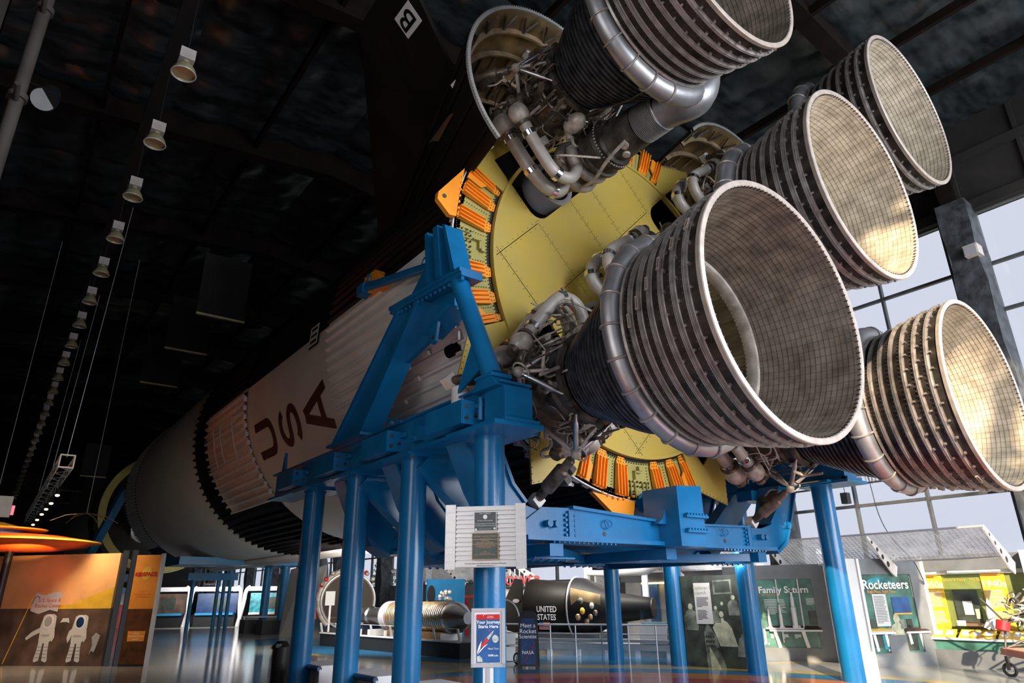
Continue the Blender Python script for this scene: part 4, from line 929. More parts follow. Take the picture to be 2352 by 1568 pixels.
for x in (8.3, RX, 14.7): obj('stringer', G().bb((x-.16, 9.7, 2.62), (x+.16, 15.4, 2.84)), BLUE, lw, smooth=False)
for a, b in (((8.3, 10, 2.73), (RX, 12.5, 2.73)), ((14.7, 10, 2.73), (RX, 12.5, 2.73)), ((8.3, 15, 2.73), (RX, 12.5, 2.73)), ((14.7, 15, 2.73), (RX, 12.5, 2.73))): obj('diagonal', G().bar(a, b, .30, .18), BLUE, lw, smooth=False)
for x, y in ((8.6, 10.4), (RX, 12.5), (14.3, 10.4), (8.6, 14.6)):
    gp_ = obj('gusset_plate', G().box((x, y, 2.61), (1.0, .6, .03)), BLUE, lw, smooth=False)
    for i in range(5):
        for j in (-.15, .15): obj('bolt', G().cyl((x-.4+.2*i, y+j, 2.60), (x-.4+.2*i, y+j, 2.56), .028, 6), BLUE, gp_)
# raking struts from the left girder down to the cradles
for s, X in ((-1, XL), (1, XR)):
    t = FL if s < 0 else FR
    for y in (11.3, 13.9):
        obj('raking_strut', G().bar((X(-.1), y, ZC+.05), (X(-2.0), y, 2.95), .62, .34, (0, 1, 0)), BLUE, t, smooth=False)
        bb_ = obj('strut_stub', G().bb((X(-.30), y-1.0, ZC-.28), (X(-1.1), y-.55, ZC-.02)), BLUE, t, smooth=False)
# white brackets from the hull edge to the actuators of the lowest left engine
for nm, pts, lab in (('hold_arm', [(6.75, 10.4, 6.35), (6.35, 9.6, 5.75), (5.98, 9.0, 5.45)], 'white arm between hull edge and actuator'),):
    o = obj('actuator_arm', G().tube([(6.95, 10.35, 5.95), (6.5, 9.9, 5.55), (6.1, 9.6, 5.25)], [.05, .12, .07], 12), WHITE, rocket, lab)
    obj('joint', G().cyl((6.1, 9.6, 5.05), (6.1, 9.6, 5.4), .16, 18), WHITE, o); obj('joint', G().cyl((6.1, 9.6, 4.95), (6.1, 9.6, 5.02), .20, 18), WHITE, o)

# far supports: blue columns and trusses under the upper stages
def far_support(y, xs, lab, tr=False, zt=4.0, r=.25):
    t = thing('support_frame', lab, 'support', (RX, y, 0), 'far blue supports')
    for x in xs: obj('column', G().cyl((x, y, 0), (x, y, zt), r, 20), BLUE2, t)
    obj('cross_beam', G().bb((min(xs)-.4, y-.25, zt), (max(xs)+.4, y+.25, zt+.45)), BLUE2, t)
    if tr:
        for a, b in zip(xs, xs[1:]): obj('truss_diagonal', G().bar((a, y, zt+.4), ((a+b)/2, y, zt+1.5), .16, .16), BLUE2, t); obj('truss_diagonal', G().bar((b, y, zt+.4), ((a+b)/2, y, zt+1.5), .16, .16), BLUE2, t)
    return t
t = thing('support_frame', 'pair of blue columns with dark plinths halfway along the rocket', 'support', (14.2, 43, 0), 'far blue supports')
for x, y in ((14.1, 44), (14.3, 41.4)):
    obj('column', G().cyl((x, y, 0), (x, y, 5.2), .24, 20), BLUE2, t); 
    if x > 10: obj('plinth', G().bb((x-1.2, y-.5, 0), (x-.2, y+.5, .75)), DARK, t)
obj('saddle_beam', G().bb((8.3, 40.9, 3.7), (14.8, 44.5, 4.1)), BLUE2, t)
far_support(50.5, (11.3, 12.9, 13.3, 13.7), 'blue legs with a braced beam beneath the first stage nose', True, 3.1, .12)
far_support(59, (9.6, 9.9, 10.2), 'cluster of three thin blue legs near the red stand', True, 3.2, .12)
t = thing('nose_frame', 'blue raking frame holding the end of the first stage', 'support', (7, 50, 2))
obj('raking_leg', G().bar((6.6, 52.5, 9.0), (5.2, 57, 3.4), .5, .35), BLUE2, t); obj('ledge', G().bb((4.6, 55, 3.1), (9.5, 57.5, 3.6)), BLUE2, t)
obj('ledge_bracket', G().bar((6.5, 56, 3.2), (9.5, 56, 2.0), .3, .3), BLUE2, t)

# ================================================================== SIGNS ON AND BESIDE THE FRONT COLUMN
def frame_axes(a, b):
    a, b = V(a), V(b); ux = (b-a); ux.z = 0; w = ux.length; ux.normalize(); n = ux.cross(V((0,0,1))); return ux, V((0,0,1)), n, w
# ribbed metal plaque board
a, b = V((5.42, 8.88, 0)), V((6.30, 8.04, 0)); ux, uz, n, w = frame_axes(a, b)
t = thing('plaque_board', 'ribbed silver board with two dark plaques fixed to the front blue column', 'sign', (5.86, 8.46, 2.33))
AX = (ux, n, uz); mid = (a+b)/2
def bp(x, z, d=0): return mid+ux*x+uz*z+n*d
obj('backing', G().box(bp(0, 2.79, -.03), (1.16, .02, .88), AX), ALU, t, smooth=False)
for k in range(13):
    z = 3.18-.064*k
    obj('rib', G().box(bp(0, z, -.005), (.90, .03, .036), AX), ALU, t, smooth=False)
for s in (-1, 1):
    st_ = obj('end_strip', G().box(bp(s*.53, 2.79, .01), (.155, .02, .93), AX), ALU, t, smooth=False)
    g = G()
    for k in range(9):
        for q in (-.03, .012): g.cyl(bp(s*.53-s*q, 3.2-.1*k, .02), bp(s*.53-s*q, 3.2-.1*k, .025), .006, 6)
    obj('rivets', g, STEEL, st_)
obj('mount_arm', G().box(bp(0, 3.0, -.2), (.2, .3, .08), AX), ALU, t, smooth=False)
pl = obj('plaque', G().box(bp(0, 3.0, .03), (.33, .02, .27), AX), PLAQ, t, 'dark plaque with a silver seal', smooth=False)
for q in ((0, .137, .34, .008), (0, -.137, .34, .008)): obj('trim', G().box(bp(q[0], 3.0+q[1], .036), (q[2], .02, q[3]), AX), SILV, pl, smooth=False)
for q in (-.167, .167): obj('trim', G().box(bp(q, 3.0, .036), (.008, .02, .27), AX), SILV, pl, smooth=False)
obj('seal', G().cyl(bp(0, 3.065, .04), bp(0, 3.065, .046), .032, 20), SILV, pl)
for x, z in ((-.14, -.115), (.14, -.105)): obj('seal', G().cyl(bp(x, 3.0+z, .04), bp(x, 3.0+z, .046), .016, 14), SILV, pl)
def bt(s, size, x, z, m, par, d=.045, **k): return text(s, size, bp(x, z, d), ux, uz, m, par, **k)
bt('State of Alabama', .026, 0, 3.115, SILV, pl); bt('SATURN V SPACE VEHICLE', .020, 0, 3.008, SILV, pl)
bt('The National Register of Historic Places', .019, 0, 2.965, SILV, pl); bt('United States Department of the Interior', .019, 0, 2.937, SILV, pl); bt('Alabama Historical Commission', .014, 0, 2.89, SILV, pl)
pl = obj('plaque', G().box(bp(0, 2.645, .03), (.39, .02, .37), AX), PLAQ, t, 'taller dark plaque with a bronze edge', smooth=False)
for z in (.185, .095, .03, -.185): obj('trim', G().box(bp(0, 2.645+z, .037), (.395, .02, .008 if abs(z) > .1 else .005), AX), BRONZE, pl, smooth=False)
for q in (-.195, .195): obj('trim', G().box(bp(q, 2.645, .037), (.008, .02, .37), AX), BRONZE, pl, smooth=False)
bt('SATURN V LAUNCH VEHICLE', .026, 0, 2.785, BRONZE, pl); bt('HAS BEEN DESIGNATED A', .014, 0, 2.757, BRONZE, pl)
bt('NATIONAL', .024, 0, 2.722, BRONZE, pl); bt('HISTORIC LANDMARK', .026, 0, 2.694, BRONZE, pl)
for k, s in enumerate(('THIS SITE POSSESSES NATIONAL SIGNIFICANCE', 'IN COMMEMORATING THE HISTORY OF THE', 'UNITED STATES OF AMERICA')): bt(s, .0145, 0, 2.655-.016*k, BRONZE, pl)
bt('1978', .02, 0, 2.565, BRONZE, pl); bt('NATIONAL PARK SERVICE', .0145, 0, 2.543, BRONZE, pl); bt('UNITED STATES DEPARTMENT OF THE INTERIOR', .0145, 0, 2.525, BRONZE, pl)
obj('caption_strip', G().box(bp(0, 2.392, .012), (.90, .012, .07), AX), ALU, t, smooth=False)
bt('On loan from the National Air and Space Museum', .030, 0, 2.405, TEXTD, t, .022); bt('Smithsonian Institution', .028, 0, 2.375, TEXTD, t, .022)
# poster stand
a, b = V((5.66, 8.48, 0)), V((6.01, 8.23, 0)); ux, uz, n, w = frame_axes(a, b); mid = (a+b)/2; AX = (ux, n, uz)
t = thing('poster_stand', 'white poster stand on a silver post in front of the front blue column', 'sign', (mid.x, mid.y, 0))
obj('post', G().box(bp(0, .55, -.03), (.145, .06, 1.1), AX), WHITE, t, smooth=False); obj('post', G().box(bp(0, .55, .002), (.05, .02, 1.1), AX), SILV, t, smooth=False)
obj('foot', G().box(bp(0, .02, -.03), (.5, .4, .04), AX), SILV, t, smooth=False)
obj('poster_board', G().box(bp(0, 1.42, -.01), (.40, .03, .66), AX), WHITE, t, smooth=False)
for q in (-.215, .215): obj('frame_rail', G().box(bp(q, 1.42, .0), (.045, .05, .74), AX), SILV, t, smooth=False)
for z in (1.065, 1.775): obj('frame_rail', G().box(bp(0, z, .0), (.475, .05, .045), AX), SILV, t, smooth=False)
po = obj('poster', G().box(bp(0, 1.40, .012), (.325, .004, .60), AX), PBLUE, t, 'blue poster with red header', smooth=False)
obj('header', G().box(bp(0, 1.685, .017), (.325, .004, .065), AX), REDP, po, smooth=False)
bt('U.S. Space &', .016, .03, 1.692, TEXTW, po, .021); bt('Rocket Center', .016, .03, 1.675, TEXTW, po, .021)
obj('swoosh', G().tube([bp(-.04+.03*cos(u), 1.69+.03*sin(u), .021) for u in [1+.3*i for i in range(8)]], .0025, 4), TEXTW, po)
bt('Your Journey', .060, 0, 1.615, TEXTW, po, .018, bold=.0012); bt('Starts Here', .060, 0, 1.558, TEXTW, po, .018, bold=.0012)
bt('Next Tour:', .034, .075, 1.275, TEXTW, po, .018); bt('10:00 a.m.', .036, .068, 1.19, TEXTW, po, .018, bold=.0008)
obj('moon', G().prism([(.045*cos(u), .05*sin(u)) for u in [2*pi*i/24 for i in range(24)]], bp(.10, 1.40, .014), ux, uz, .003), MOON, po, smooth=False)
obj('red_dot', G().prism([(.011*cos(u), .011*sin(u)) for u in [2*pi*i/10 for i in range(10)]], bp(.02, 1.505, .014), ux, uz, .003), TEXTR, po, smooth=False)
def pr2(nm, pts, m, d=.014): obj(nm, G().prism([(x, z) for x, z in pts], bp(0, 1.40, d), ux, uz, .003), m, po, smooth=False)
pr2('printed_rocket', [(.08,.115),(.075,.11),(-.02,.02),(-.045,-.005),(-.02,-.03),(.005,-.01),(.055,.05)], MOON); pr2('printed_rocket_body', [(-.02,.02),(-.105,-.085),(-.075,-.11),(.01,-.02)], TEXTR, .015)
pr2('printed_booster', [(-.09,-.02),(-.13,-.09),(-.15,-.15),(-.155,-.19),(-.11,-.12)], TEXTW, .016); pr2('printed_booster', [(.0,-.06),(-.06,-.11),(-.13,-.18),(-.15,-.20),(-.12,-.15),(-.05,-.085)], TEXTW, .016)
pr2('printed_figure', [(-.155,-.22),(-.12,-.21),(-.085,-.24),(-.075,-.29),(-.155,-.29)], MOON)
# folding A-board
a, b = V((12.75, 16.6, 0)), V((13.15, 16.3, 0)); ux, uz, n, w = frame_axes((12.75, 16.75, 0), (13.2, 16.35, 0)); mid = V((13.05, 16.65, 0))
t = thing('a_board', 'black folding sign with a navy panel standing on the floor right of the front column', 'sign', tuple(mid), None)
H_ = 1.52
def leaf(s):
    def q(x, z): return mid+ux*x+uz*z+n*(s*.34*(1-z/H_)+.02*s)
    pts = [(-.30, 0), (-.22, 0), (-.20, .07), (.20, .07), (.22, 0), (.30, 0), (.27, H_*.88), (.2, H_*.965), (.1, H_), (-.1, H_), (-.2, H_*.965), (-.27, H_*.88)]
    g = G(); g.add([q(*p) for p in pts]+[q(*p)+n*.03 for p in pts], [tuple(range(11, -1, -1)), tuple(range(12, 24))]+[(k, (k+1) % 12, 12+(k+1) % 12, 12+k) for k in range(12)])
    return obj('leaf', g, DARK, t, smooth=False), q
lf, q = leaf(1); leaf(-1)
nv = G(); pts = [(-.215, .12), (.225, .12), (.205, 1.32), (-.195, 1.32)]; nv.add([q(*p)+n*.034 for p in pts]+[q(*p)+n*.037 for p in pts], [(3,2,1,0),(4,5,6,7)]); obj('panel', nv, PNAVY, lf, smooth=False)
def lt(s, size, x, z, m=TEXTW): return text(s, size, q(x, z)+n*.042, ux, (q(0, 1)-q(0, 0)).normalized(), m, lf)
lt('Meet a', .16, 0, 1.12); lt('Rocket', .17, 0, .97); lt('Scientist', .15, 0, .83); lt('NASA', .13, 0, .42)
obj('emblem_ring', G().tube([q(.17*cos(u), .42+.22*sin(u))+n*.04 for u in [2*pi*i/24 for i in range(24)]], .004, 4, closed=True), PBLUE, lf); obj('emblem_vector', G().tube([q(-.1, .2)+n*.042, q(.1, .5)+n*.042, q(.19, .68)+n*.042], .008, 4), REDP, lf)
# benches between the left columns, litter bin
for (y0, y1, lab) in ((15.75, 17.05, 'white bench with a dark rounded edge between the two leftmost near columns'), (12.95, 14.5, 'white bench with a dark edge between the second and third near columns'), (10.3, 11.8, 'white bench cut by the bottom edge beside the front column')):
    t = thing('bench', lab, 'bench', (6.75, (y0+y1)/2, 0), 'benches between the near columns')
    obj('seat_top', G().bb((6.45, y0, .46), (7.15, y1, .53)), WHITE, t, smooth=False); obj('seat_edge', G().tube([(6.42, y0, .47), (6.42, y1, .47)], .055, 10), PNAVY, t)
    for y in (y0+.03, y1-.03): e = obj('end_panel', G().bb((6.46, y-.03, 0), (7.14, y+.03, .46)), WHITE, t, smooth=False); obj('edge_trim', G().bb((6.42, y-.035, 0), (6.46, y+.035, .46)), SILV, e, smooth=False)
    obj('modesty_board', G().bb((6.95, y0, 0), (7.0, y1, .46)), WHITE, t, smooth=False)
    obj('bracket', G().bar((6.5, (y0+y1)/2-.2, .44), (6.9, (y0+y1)/2-.2, .22), .05, .04), SILV, t)
t = thing('litter_bin', 'dark brown litter bin left of the leftmost near column', 'bin', (6.35, 18.1, 0))
obj('bin_body', G().tube([(6.35, 18.1, 0), (6.35, 18.1, .78)], [.2, .22], 20), RUBBER, t); obj('bin_hood', G().tube([(6.35, 18.1, .78), (6.35, 18.1, .82), (6.35, 18.1, .95)], [.25, .25, .12], 20), RUBBER, t)
obj('bin_opening', G().box((6.2, 17.92, .86), (.14, .04, .08)), DARK, t)

# ================================================================== EXHIBITS ALONG THE WINDOW WALL
def face(a, b):
    """axes of an upright face running from a (its left end seen from the aisle) to b"""
    a, b = V((*a, 0)), V((*b, 0)); ux = (b-a); w = ux.length; ux.normalize(); n = ux.cross(V((0,0,1))); return a, ux, n, w
class F:
    def __init__(s, a, b): s.o, s.ux, s.n, s.w = face(a, b); s.AX = (s.ux, s.n, V((0,0,1)))
    def p(s, x, z, d=0): return s.o+s.ux*x+V((0,0,z))+s.n*d
    def box(s, nm, x0, x1, z0, z1, d0, d1, m, par, lab=None, **k): return obj(nm, G().box(s.p((x0+x1)/2, (z0+z1)/2, (d0+d1)/2), (abs(x1-x0), abs(d1-d0), abs(z1-z0)), s.AX), m, par, lab, smooth=False, **k)
    def quad(s, nm, pts, d, m, par, lab=None, t=.006): return obj(nm, G().prism(pts, s.p(0, 0, d), s.ux, V((0,0,1)), t), m, par, lab, smooth=False)
    def txt(s, t_, size, x, z, d, m, par, **k): return text(t_, size, s.p(x, z, d), s.ux, V((0,0,1)), m, par, **k)
    def para(s, x, z, w, rows, d, m, par, dz=.034, h=.014, seed=1):
        r = random.Random(seed); g = G()
        for k in range(rows):
            g.box(s.p(x+w*.5-(w*.5*(1-(ww := (1 if k < rows-1 else .5)*r.uniform(.82, 1)))), z-k*dz, d), (w*ww, .004, h), s.AX)
        return obj('text_lines', g, m, par, smooth=False, kind='stuff')
# mesh awning on pierced brackets
def awning(y0, y1, ribs, lab, xo=19.5, xi=20.7, zo=3.42, zi=2.72):
    t = thing('mesh_awning', lab, 'awning', ((xo+xi)/2, (y0+y1)/2, zi), 'mesh awnings over the wall exhibits')
    def q(f, y, dz=0): return V((xo+(xi-xo)*f, y, zo+(zi-zo)*f+dz))
    n = 28
    for k in range(n+1): obj('mesh_wire', G().bar(q(k/n, y0), q(k/n, y1), .022, .016), MESHW, t, smooth=False)
    m = int((y1-y0)/.12)
    for k in range(m+1): y = y0+(y1-y0)*k/m; obj('mesh_wire', G().bar(q(0, y, .01), q(1, y, .01), .026, .016), MESHW, t, smooth=False)
    for f in (0, 1): obj('edge_bar', G().bar(q(f, y0), q(f, y1), .05, .05), SILV, t, smooth=False)
    for y in ribs:
        g = G(); pts = []
        d = (q(1, 0)-q(0, 0)); L = d.length; d.normalize(); nn = V((-d.z, 0, d.x)) if d.x*1 > 0 else V((d.z, 0, -d.x))
        if nn.z > 0: nn = -nn
        base = q(0, y)
        prof = [(0, .02), (L+.25, .02), (L+.25, .34), (L, .36), (0, .10)]
        g.add([tuple(base+d*a+nn*b+V((0, s, 0))) for s in (-.02, .02) for a, b in prof], [(0,1,2,3,4), (9,8,7,6,5)]+[(k, 5+k, 5+(k+1) % 5, (k+1) % 5) for k in range(5)])
        br = obj('bracket', g, WHITE, t, smooth=False)
        for k in range(4):
            c = base+d*(.25+.3*k)+nn*(.09+.045*k); obj('bracket_hole', G().cyl(c+V((0,-.024,0)), c+V((0,.024,0)), .045+.012*k, 16), DARK, br)
    return t
awning(6.6, 12.7, (6.6, 9.5, 12.7), 'sunlit mesh awning above the green and yellow exhibits at right')
awning(13.9, 21.0, (13.9, 17.2, 21.0), 'mesh awning behind the two middle blue columns')
awning(27, 38, (27, 32, 38), 'grey mesh awning far off between the near columns')
# booth: grey portal frame with white edge posts, recessed graphic and slanted reader rails
def booth(a, b, H_, lab, grp='grey exhibit booths', ret=None, rec=.34):
    f = F(a, b); t = thing('exhibit_booth', lab, 'exhibit', tuple(f.p(f.w/2, 0)), grp); w = f.w
    f.box('header', .0, w, H_-.42, H_, -.25, 0, BGREY, t); f.box('plinth', .0, w, 0, .36, -rec, 0, BGREY, t)
    for x0, x1 in ((-.06, .02), (w-.02, w+.06)): f.box('edge_post', x0, x1, 0, H_, -.06, .05, WHITE, t)
    for x0, x1 in ((.02, .05), (w*.80, w-.02)): f.box('side_panel', x0, x1, .36, H_-.42, -.03 if x0 > .1 else -rec, -.0, BGREY, t)
    f.box('return_wall', -.06, -.02, 0, H_, -rec, 0, BGREYL, t); f.box('return_wall', w+.02, w+.06, 0, H_, -rec, 0, BGREYL, t)
    f.box('roof_panel', 0, w, H_-.06, H_, -rec, -.2, BGREY, t)
    return f, t, w
# --- Rocketeers
f, t, w = booth((19.65, 9.99), (21.64, 9.18), 2.80, 'grey booth titled Rocketeers beside the tallest right blue column')
f.box('side_wall', -.5, -.04, 0, 2.8, -.04, .0, OFFW, t, 'pale side wall catching sunlight')
gpn = f.box('graphic', .05, w*.80, .36, 2.38, -.08, -.05, PGRN, t, 'green photo mural')
f.txt('Rocketeers', .34, .84, 2.10, -.035, TEXTW, gpn, bold=.006); f.txt('Right Place, Right Time', .10, .66, 1.92, -.035, TEXTO, gpn)
f.quad('printed_arc', [(.1+.75*(1-cos(rad(a_)))*.7, 2.02+.28*sin(rad(a_))) for a_ in range(0, 181, 15)]+[(.1+.75*(1-cos(rad(a_)))*.7, 1.95+.22*sin(rad(a_))) for a_ in range(180, -1, -15)], -.048, PTEAL, gpn)
c_ = f.box('text_card', .32, .78, .98+.05, 1.86, -.045, -.034, OFFW, gpn); f.para(.36, 1.80, .38, 18, -.03, TEXTD, c_, dz=.04, h=.012, seed=3)
f.box('photo_card', .95, 1.55, 1.32, 1.78, -.045, -.034, PBLUE, gpn); f.box('photo_card', 1.1, 1.28, .95, 1.2, -.045, -.034, PSEP, gpn); f.box('photo_card', 1.32, 1.5, .95, 1.2, -.045, -.034, PSEPD, gpn)
f.box('photo_edge', .95, 1.55, 1.32, 1.36, -.03, -.024, PYEL, gpn)
r_ = random.Random(9)
def figure(f, x, z, s, d, m, par, lean=0):
    """printed standing figure: head and shoulders silhouette"""
    f.quad('printed_figure', [(x-.20*s, z), (x+.20*s, z), (x+(.22+lean)*s, z+.38*s), (x+(.13+lean)*s, z+.50*s), (x+(.05+lean)*s, z+.54*s), (x+(.08+lean)*s, z+.62*s), (x+(.04+lean)*s, z+.72*s), (x+(-.05+lean)*s, z+.72*s), (x+(-.09+lean)*s, z+.62*s), (x+(-.06+lean)*s, z+.54*s), (x+(-.14+lean)*s, z+.50*s), (x+(-.22+lean)*s, z+.38*s)], d, m, par)
for k, (x, z, s, m) in enumerate(((.2, .5, 1.0, PSEPD), (.62, .45, .9, PTEAL), (1.0, .4, 1.3, PSEPL), (1.38, .4, .9, PSEPD))): figure(f, x, z, s, -.046+.002*k, m, gpn)
for x0, m in ((.02, PYEL), (1.18, PBRN)):
    rr = obj('reader_rail', G().prism([(x0, 0), (x0+.78, 0), (x0+.68, .42), (x0-.02, .42)], f.p(0, .86, .02), f.ux, (V((0,0,.62))-f.n*.78).normalized(), .04), PBRN if m is PBRN else OFFW, t, 'slanted reading panel', smooth=False)
    obj('print', G().prism([(x0+.05, .04), (x0+.72, .04), (x0+.64, .38), (x0+.03, .38)], f.p(0, .86, .02)+V((0,0,.035))+f.n*.02, f.ux, (V((0,0,.62))-f.n*.78).normalized(), .012), PYEL if m is PYEL else PBRN, rr, smooth=False)
    obj('rail_edge', G().bar(f.p(x0, .86, .03), f.p(x0+.8, .86, .03), .04, .05), WHITE, rr, smooth=False)
    for x in (x0+.22, x0+.60): obj('leg', G().bar(f.p(x-.1, .84, -.05), f.p(x, .36, -.1), .09, .09, f.n), WHITE, rr, smooth=False)
obj('red_card', G().prism([(0, 0), (.26, 0), (.24, .36), (-.02, .36)], f.p(.62, .84, .03), f.ux, (V((0,0,.62))-f.n*.78).normalized(), .02), TEXTO, t, smooth=False)
f.box('showcase', .60, 1.2, .36, .80, -.22, -.02, BGREY, t)
obj('round_vent', G().tube([f.p(1.05+.28*cos(u), 2.86+.10*sin(u), .0) for u in [2*pi*i/20 for i in range(20)]], .03, 6, closed=True), SILV, t)
# --- Family Saturn
f, t, w = booth((19.62, 13.35), (20.75, 11.62), 2.74, 'grey booth titled Family Saturn with white rocket models left of the tallest right column')
gpn = f.box('graphic', .05, w*.9, .36, 2.32, -.08, -.05, PGRN, t, 'dark green backdrop')
f.txt('Family Saturn', .27, .80, 2.0, -.035, TEXTW, gpn, bold=.005); f.txt('The Saturn family', .08, .42, 1.86, -.035, TEXTO, gpn)
f.para(.2, 1.72, .62, 10, -.04, TEXTW, gpn, dz=.045, seed=5); f.para(1.42, 1.75, .38, 6, -.04, TEXTW, gpn, seed=7); f.box('photo_card', 1.42, 1.78, 1.0, 1.4, -.045, -.034, PSEPD, gpn)
for x in (.62, 1.25): f.box('glass_post', x-.02, x+.02, .5, 2.32, -.02, .0, SILV, t)
for x in (.36, .70, 1.05): f.para(x-.1, .72, .2, 4, -.04, TEXTW, gpn, dz=.03, seed=int(x*10))
obj('showcase_pane', G().box(f.p(.75, 1.3, -.09), (1.2, .01, 1.7), f.AX), CLEAR, t, smooth=False)
def model_rocket(f, x, z, h, lab, d=.02):
    c = f.p(x, z, d); m = thing('model_rocket', lab, 'model rocket', tuple(c), 'white rocket models in the Saturn booth')
    obj('body', G().tube([c, c+V((0,0,h*.5)), c+V((0,0,h*.52)), c+V((0,0,h*.75)), c+V((0,0,h*.78)), c+V((0,0,h*.88))], [h*.07, h*.07, h*.05, h*.05, h*.03, h*.03], 14), WHITE, m)
    obj('nose', G().tube([c+V((0,0,h*.88)), c+V((0,0,h*.93)), c+V((0,0,h))], [h*.03, h*.012, .002], 8), TEXTD, m)
    for k in range(4): a_ = k*pi/2; obj('fin', G().bar(c+V((cos(a_)*h*.07, sin(a_)*h*.07, h*.03)), c+V((cos(a_)*h*.13, sin(a_)*h*.13, 0)), .01, h*.08), WHITE, m, smooth=False)
model_rocket(f, .28, .92, .62, 'smallest white rocket model, left in the Saturn booth'); model_rocket(f, .62, .92, .75, 'middle white rocket model in the Saturn booth'); model_rocket(f, 1.02, .92, 1.15, 'tallest white rocket model, right in the Saturn booth'); model_rocket(f, .10, .45, .85, 'slim white rocket model standing lower at the booth edge', -.1)
f.box('model_shelf', .15, 1.25, .88, .92, -.04, .10, SILV, t)
rr = obj('reader_rail', G().prism([(.25, 0), (1.75, 0), (1.6, .36), (.12, .36)], f.p(0, .84, .05), f.ux, (V((0,0,.62))-f.n*.78).normalized(), .04), PBRN, t, 'slanted reading panel', smooth=False)
obj('rail_edge', G().bar(f.p(.25, .84, .06), f.p(1.75, .84, .06), .04, .05), WHITE, rr, smooth=False)
for x in (.5, 1.3): obj('leg', G().bar(f.p(x-.1, .84, 0), f.p(x, .36, -.05), .10, .09, f.n), WHITE, rr, smooth=False)
# --- lime wall with yellow decade banners
f = F((22.0, 9.55), (22.0, 6.62)); w = f.w
t = thing('exhibit_wall', 'lime green history wall with yellow 1940s and 1950s banners, sun striped', 'exhibit', tuple(f.p(w/2, 0)))
f.box('back_panel', 0, w, .5, 2.36, -.06, 0, PLIME, t); f.box('header', -.3, w+.05, 2.36, 2.46, -.1, .1, OFFW, t); f.box('fascia', -.6, w+.1, 2.46, 2.86, -.1, .25, BGREY, t)
f.box('plinth', 0, w, 0, .42, -.1, .45, BGREY, t); f.box('case_front', 0, w, .42, .72, -.06, .40, PGRN, t)
f.box('end_post', w-.02, w+.16, 0, 2.9, -.1, .5, WHITE, t)
for x0, s, sd in ((.15, '1950s', 3), (1.72, '1940s', 4)):
    b_ = f.box('banner', x0, x0+.58, .9, 2.36, .02, .04, PYEL, t, 'yellow banner '+s); f.txt(s, .25, x0+.29, 2.08, .045, TEXTW, b_, bold=.004); f.para(x0+.05, 1.92, .48, 12, .045, TEXTW, b_, dz=.04, seed=sd); f.para(x0+.09, 1.38, .44, 9, .045, TEXTW, b_, dz=.04, seed=sd+1)
    f.box('banner_clip', x0+.05, x0+.5, 2.31, 2.35, .045, .06, TEXTO, b_)
f.txt('The Saturn V Story   The Saturn', .10, 1.2, 2.2, .01, PYEL, t)
pn = f.box('poster', .95, 1.55, 1.1, 1.95, .02, .06, PSEPD, t); f.box('photo_card', 1.15, 1.38, 1.3, 1.65, .065, .075, OFFW, pn); f.box('photo_card', 1.42, 1.52, 1.2, 1.45, .065, .075, PSEPL, pn)
f.box('shelf', .95, 1.7, 1.02, 1.09, .05, .3, BRONZE, t); f.box('small_card', .98, 1.2, 1.02, 1.16, .28, .30, OFFW, t)
for i, x0 in enumerate((.0, .95, 1.9)):
    c_ = obj('reader_rail', G().prism([(x0+.04, 0), (x0+.92, 0), (x0+.90, .34), (x0+.06, .34)], f.p(0, .72, .45), f.ux, (V((0,0,.55))-f.n*.84).normalized(), .03), PYEL, t, smooth=False)
    for k in range(3): obj('card', G().prism([(x0+.1+.28*k, .05), (x0+.3+.28*k, .05), (x0+.28+.28*k, .26), (x0+.1+.28*k, .26)], f.p(0, .72, .45)+V((0,0,.03)), f.ux, (V((0,0,.55))-f.n*.84).normalized(), .012), OFFW, c_, smooth=False)
obj('rail_edge', G().bar(f.p(0, .70, .47), f.p(w, .70, .47), .05, .06), WHITE, t, smooth=False)
obj('tube_light', G().cyl(f.p(1.0, 2.42, .22), f.p(2.3, 2.42, .22), .02, 8), COOL, t); obj('tube_light', G().cyl(f.p(.1, 2.40, .22), f.p(.7, 2.40, .22), .02, 8), COOL, t)
m = thing('model_rocket', 'white finned rocket model in front of the 1940s banner', 'model rocket', tuple(f.p(1.85, .95, .3)))
c = f.p(1.85, .95, .3); obj('body', G().tube([c, c+V((0,0,.1)), c+V((0,0,.4)), c+V((0,0,.62)), c+V((0,0,.8))], [.06, .08, .10, .06, .004], 16), WHITE, m)
for k in range(4): a_ = k*pi/2+.4; obj('fin', G().bar(c+V((.06*cos(a_), .06*sin(a_), .2)), c+V((.16*cos(a_), .16*sin(a_), .02)), .012, .14), WHITE, m, smooth=False)
# next bay to the left: blue-grey wall behind the awning
f = F((22.2, 21.5), (22.2, 14.4)); w = f.w
t = thing('exhibit_wall', 'grey exhibit wall with blue and yellow 1960s banners behind the middle columns', 'exhibit', tuple(f.p(w/2, 0)))
f.box('back_panel', 0, w, 0, 2.4, -.1, 0, BGREYL, t); f.box('fascia', 0, w, 2.4, 2.75, -.1, .25, BGREY, t); f.box('light_strip', 1.2, 5.5, 2.3, 2.36, .2, .3, WARM, t)
for x0, x1, m_, s in ((2.2, 3.2, PBLUE, ''), (3.2, 3.9, PYEL, '1962'), (3.95, 4.6, PBLUE, ''), (5.4, 6.1, PYEL, '1961')):
    b_ = f.box('banner', x0, x1, .6, 2.2, .02, .05, m_, t)
    if s: f.txt(s, .28, (x0+x1)/2, 1.85, .06, TEXTW, b_)
f.box('blue_panel', 1.0, 1.9, .9, 2.5, .05, .1, PBLUE, t)
f.box('hinged_door', 6.2, 6.85, 0, 2.3, .05, .12, BGREYL, t)
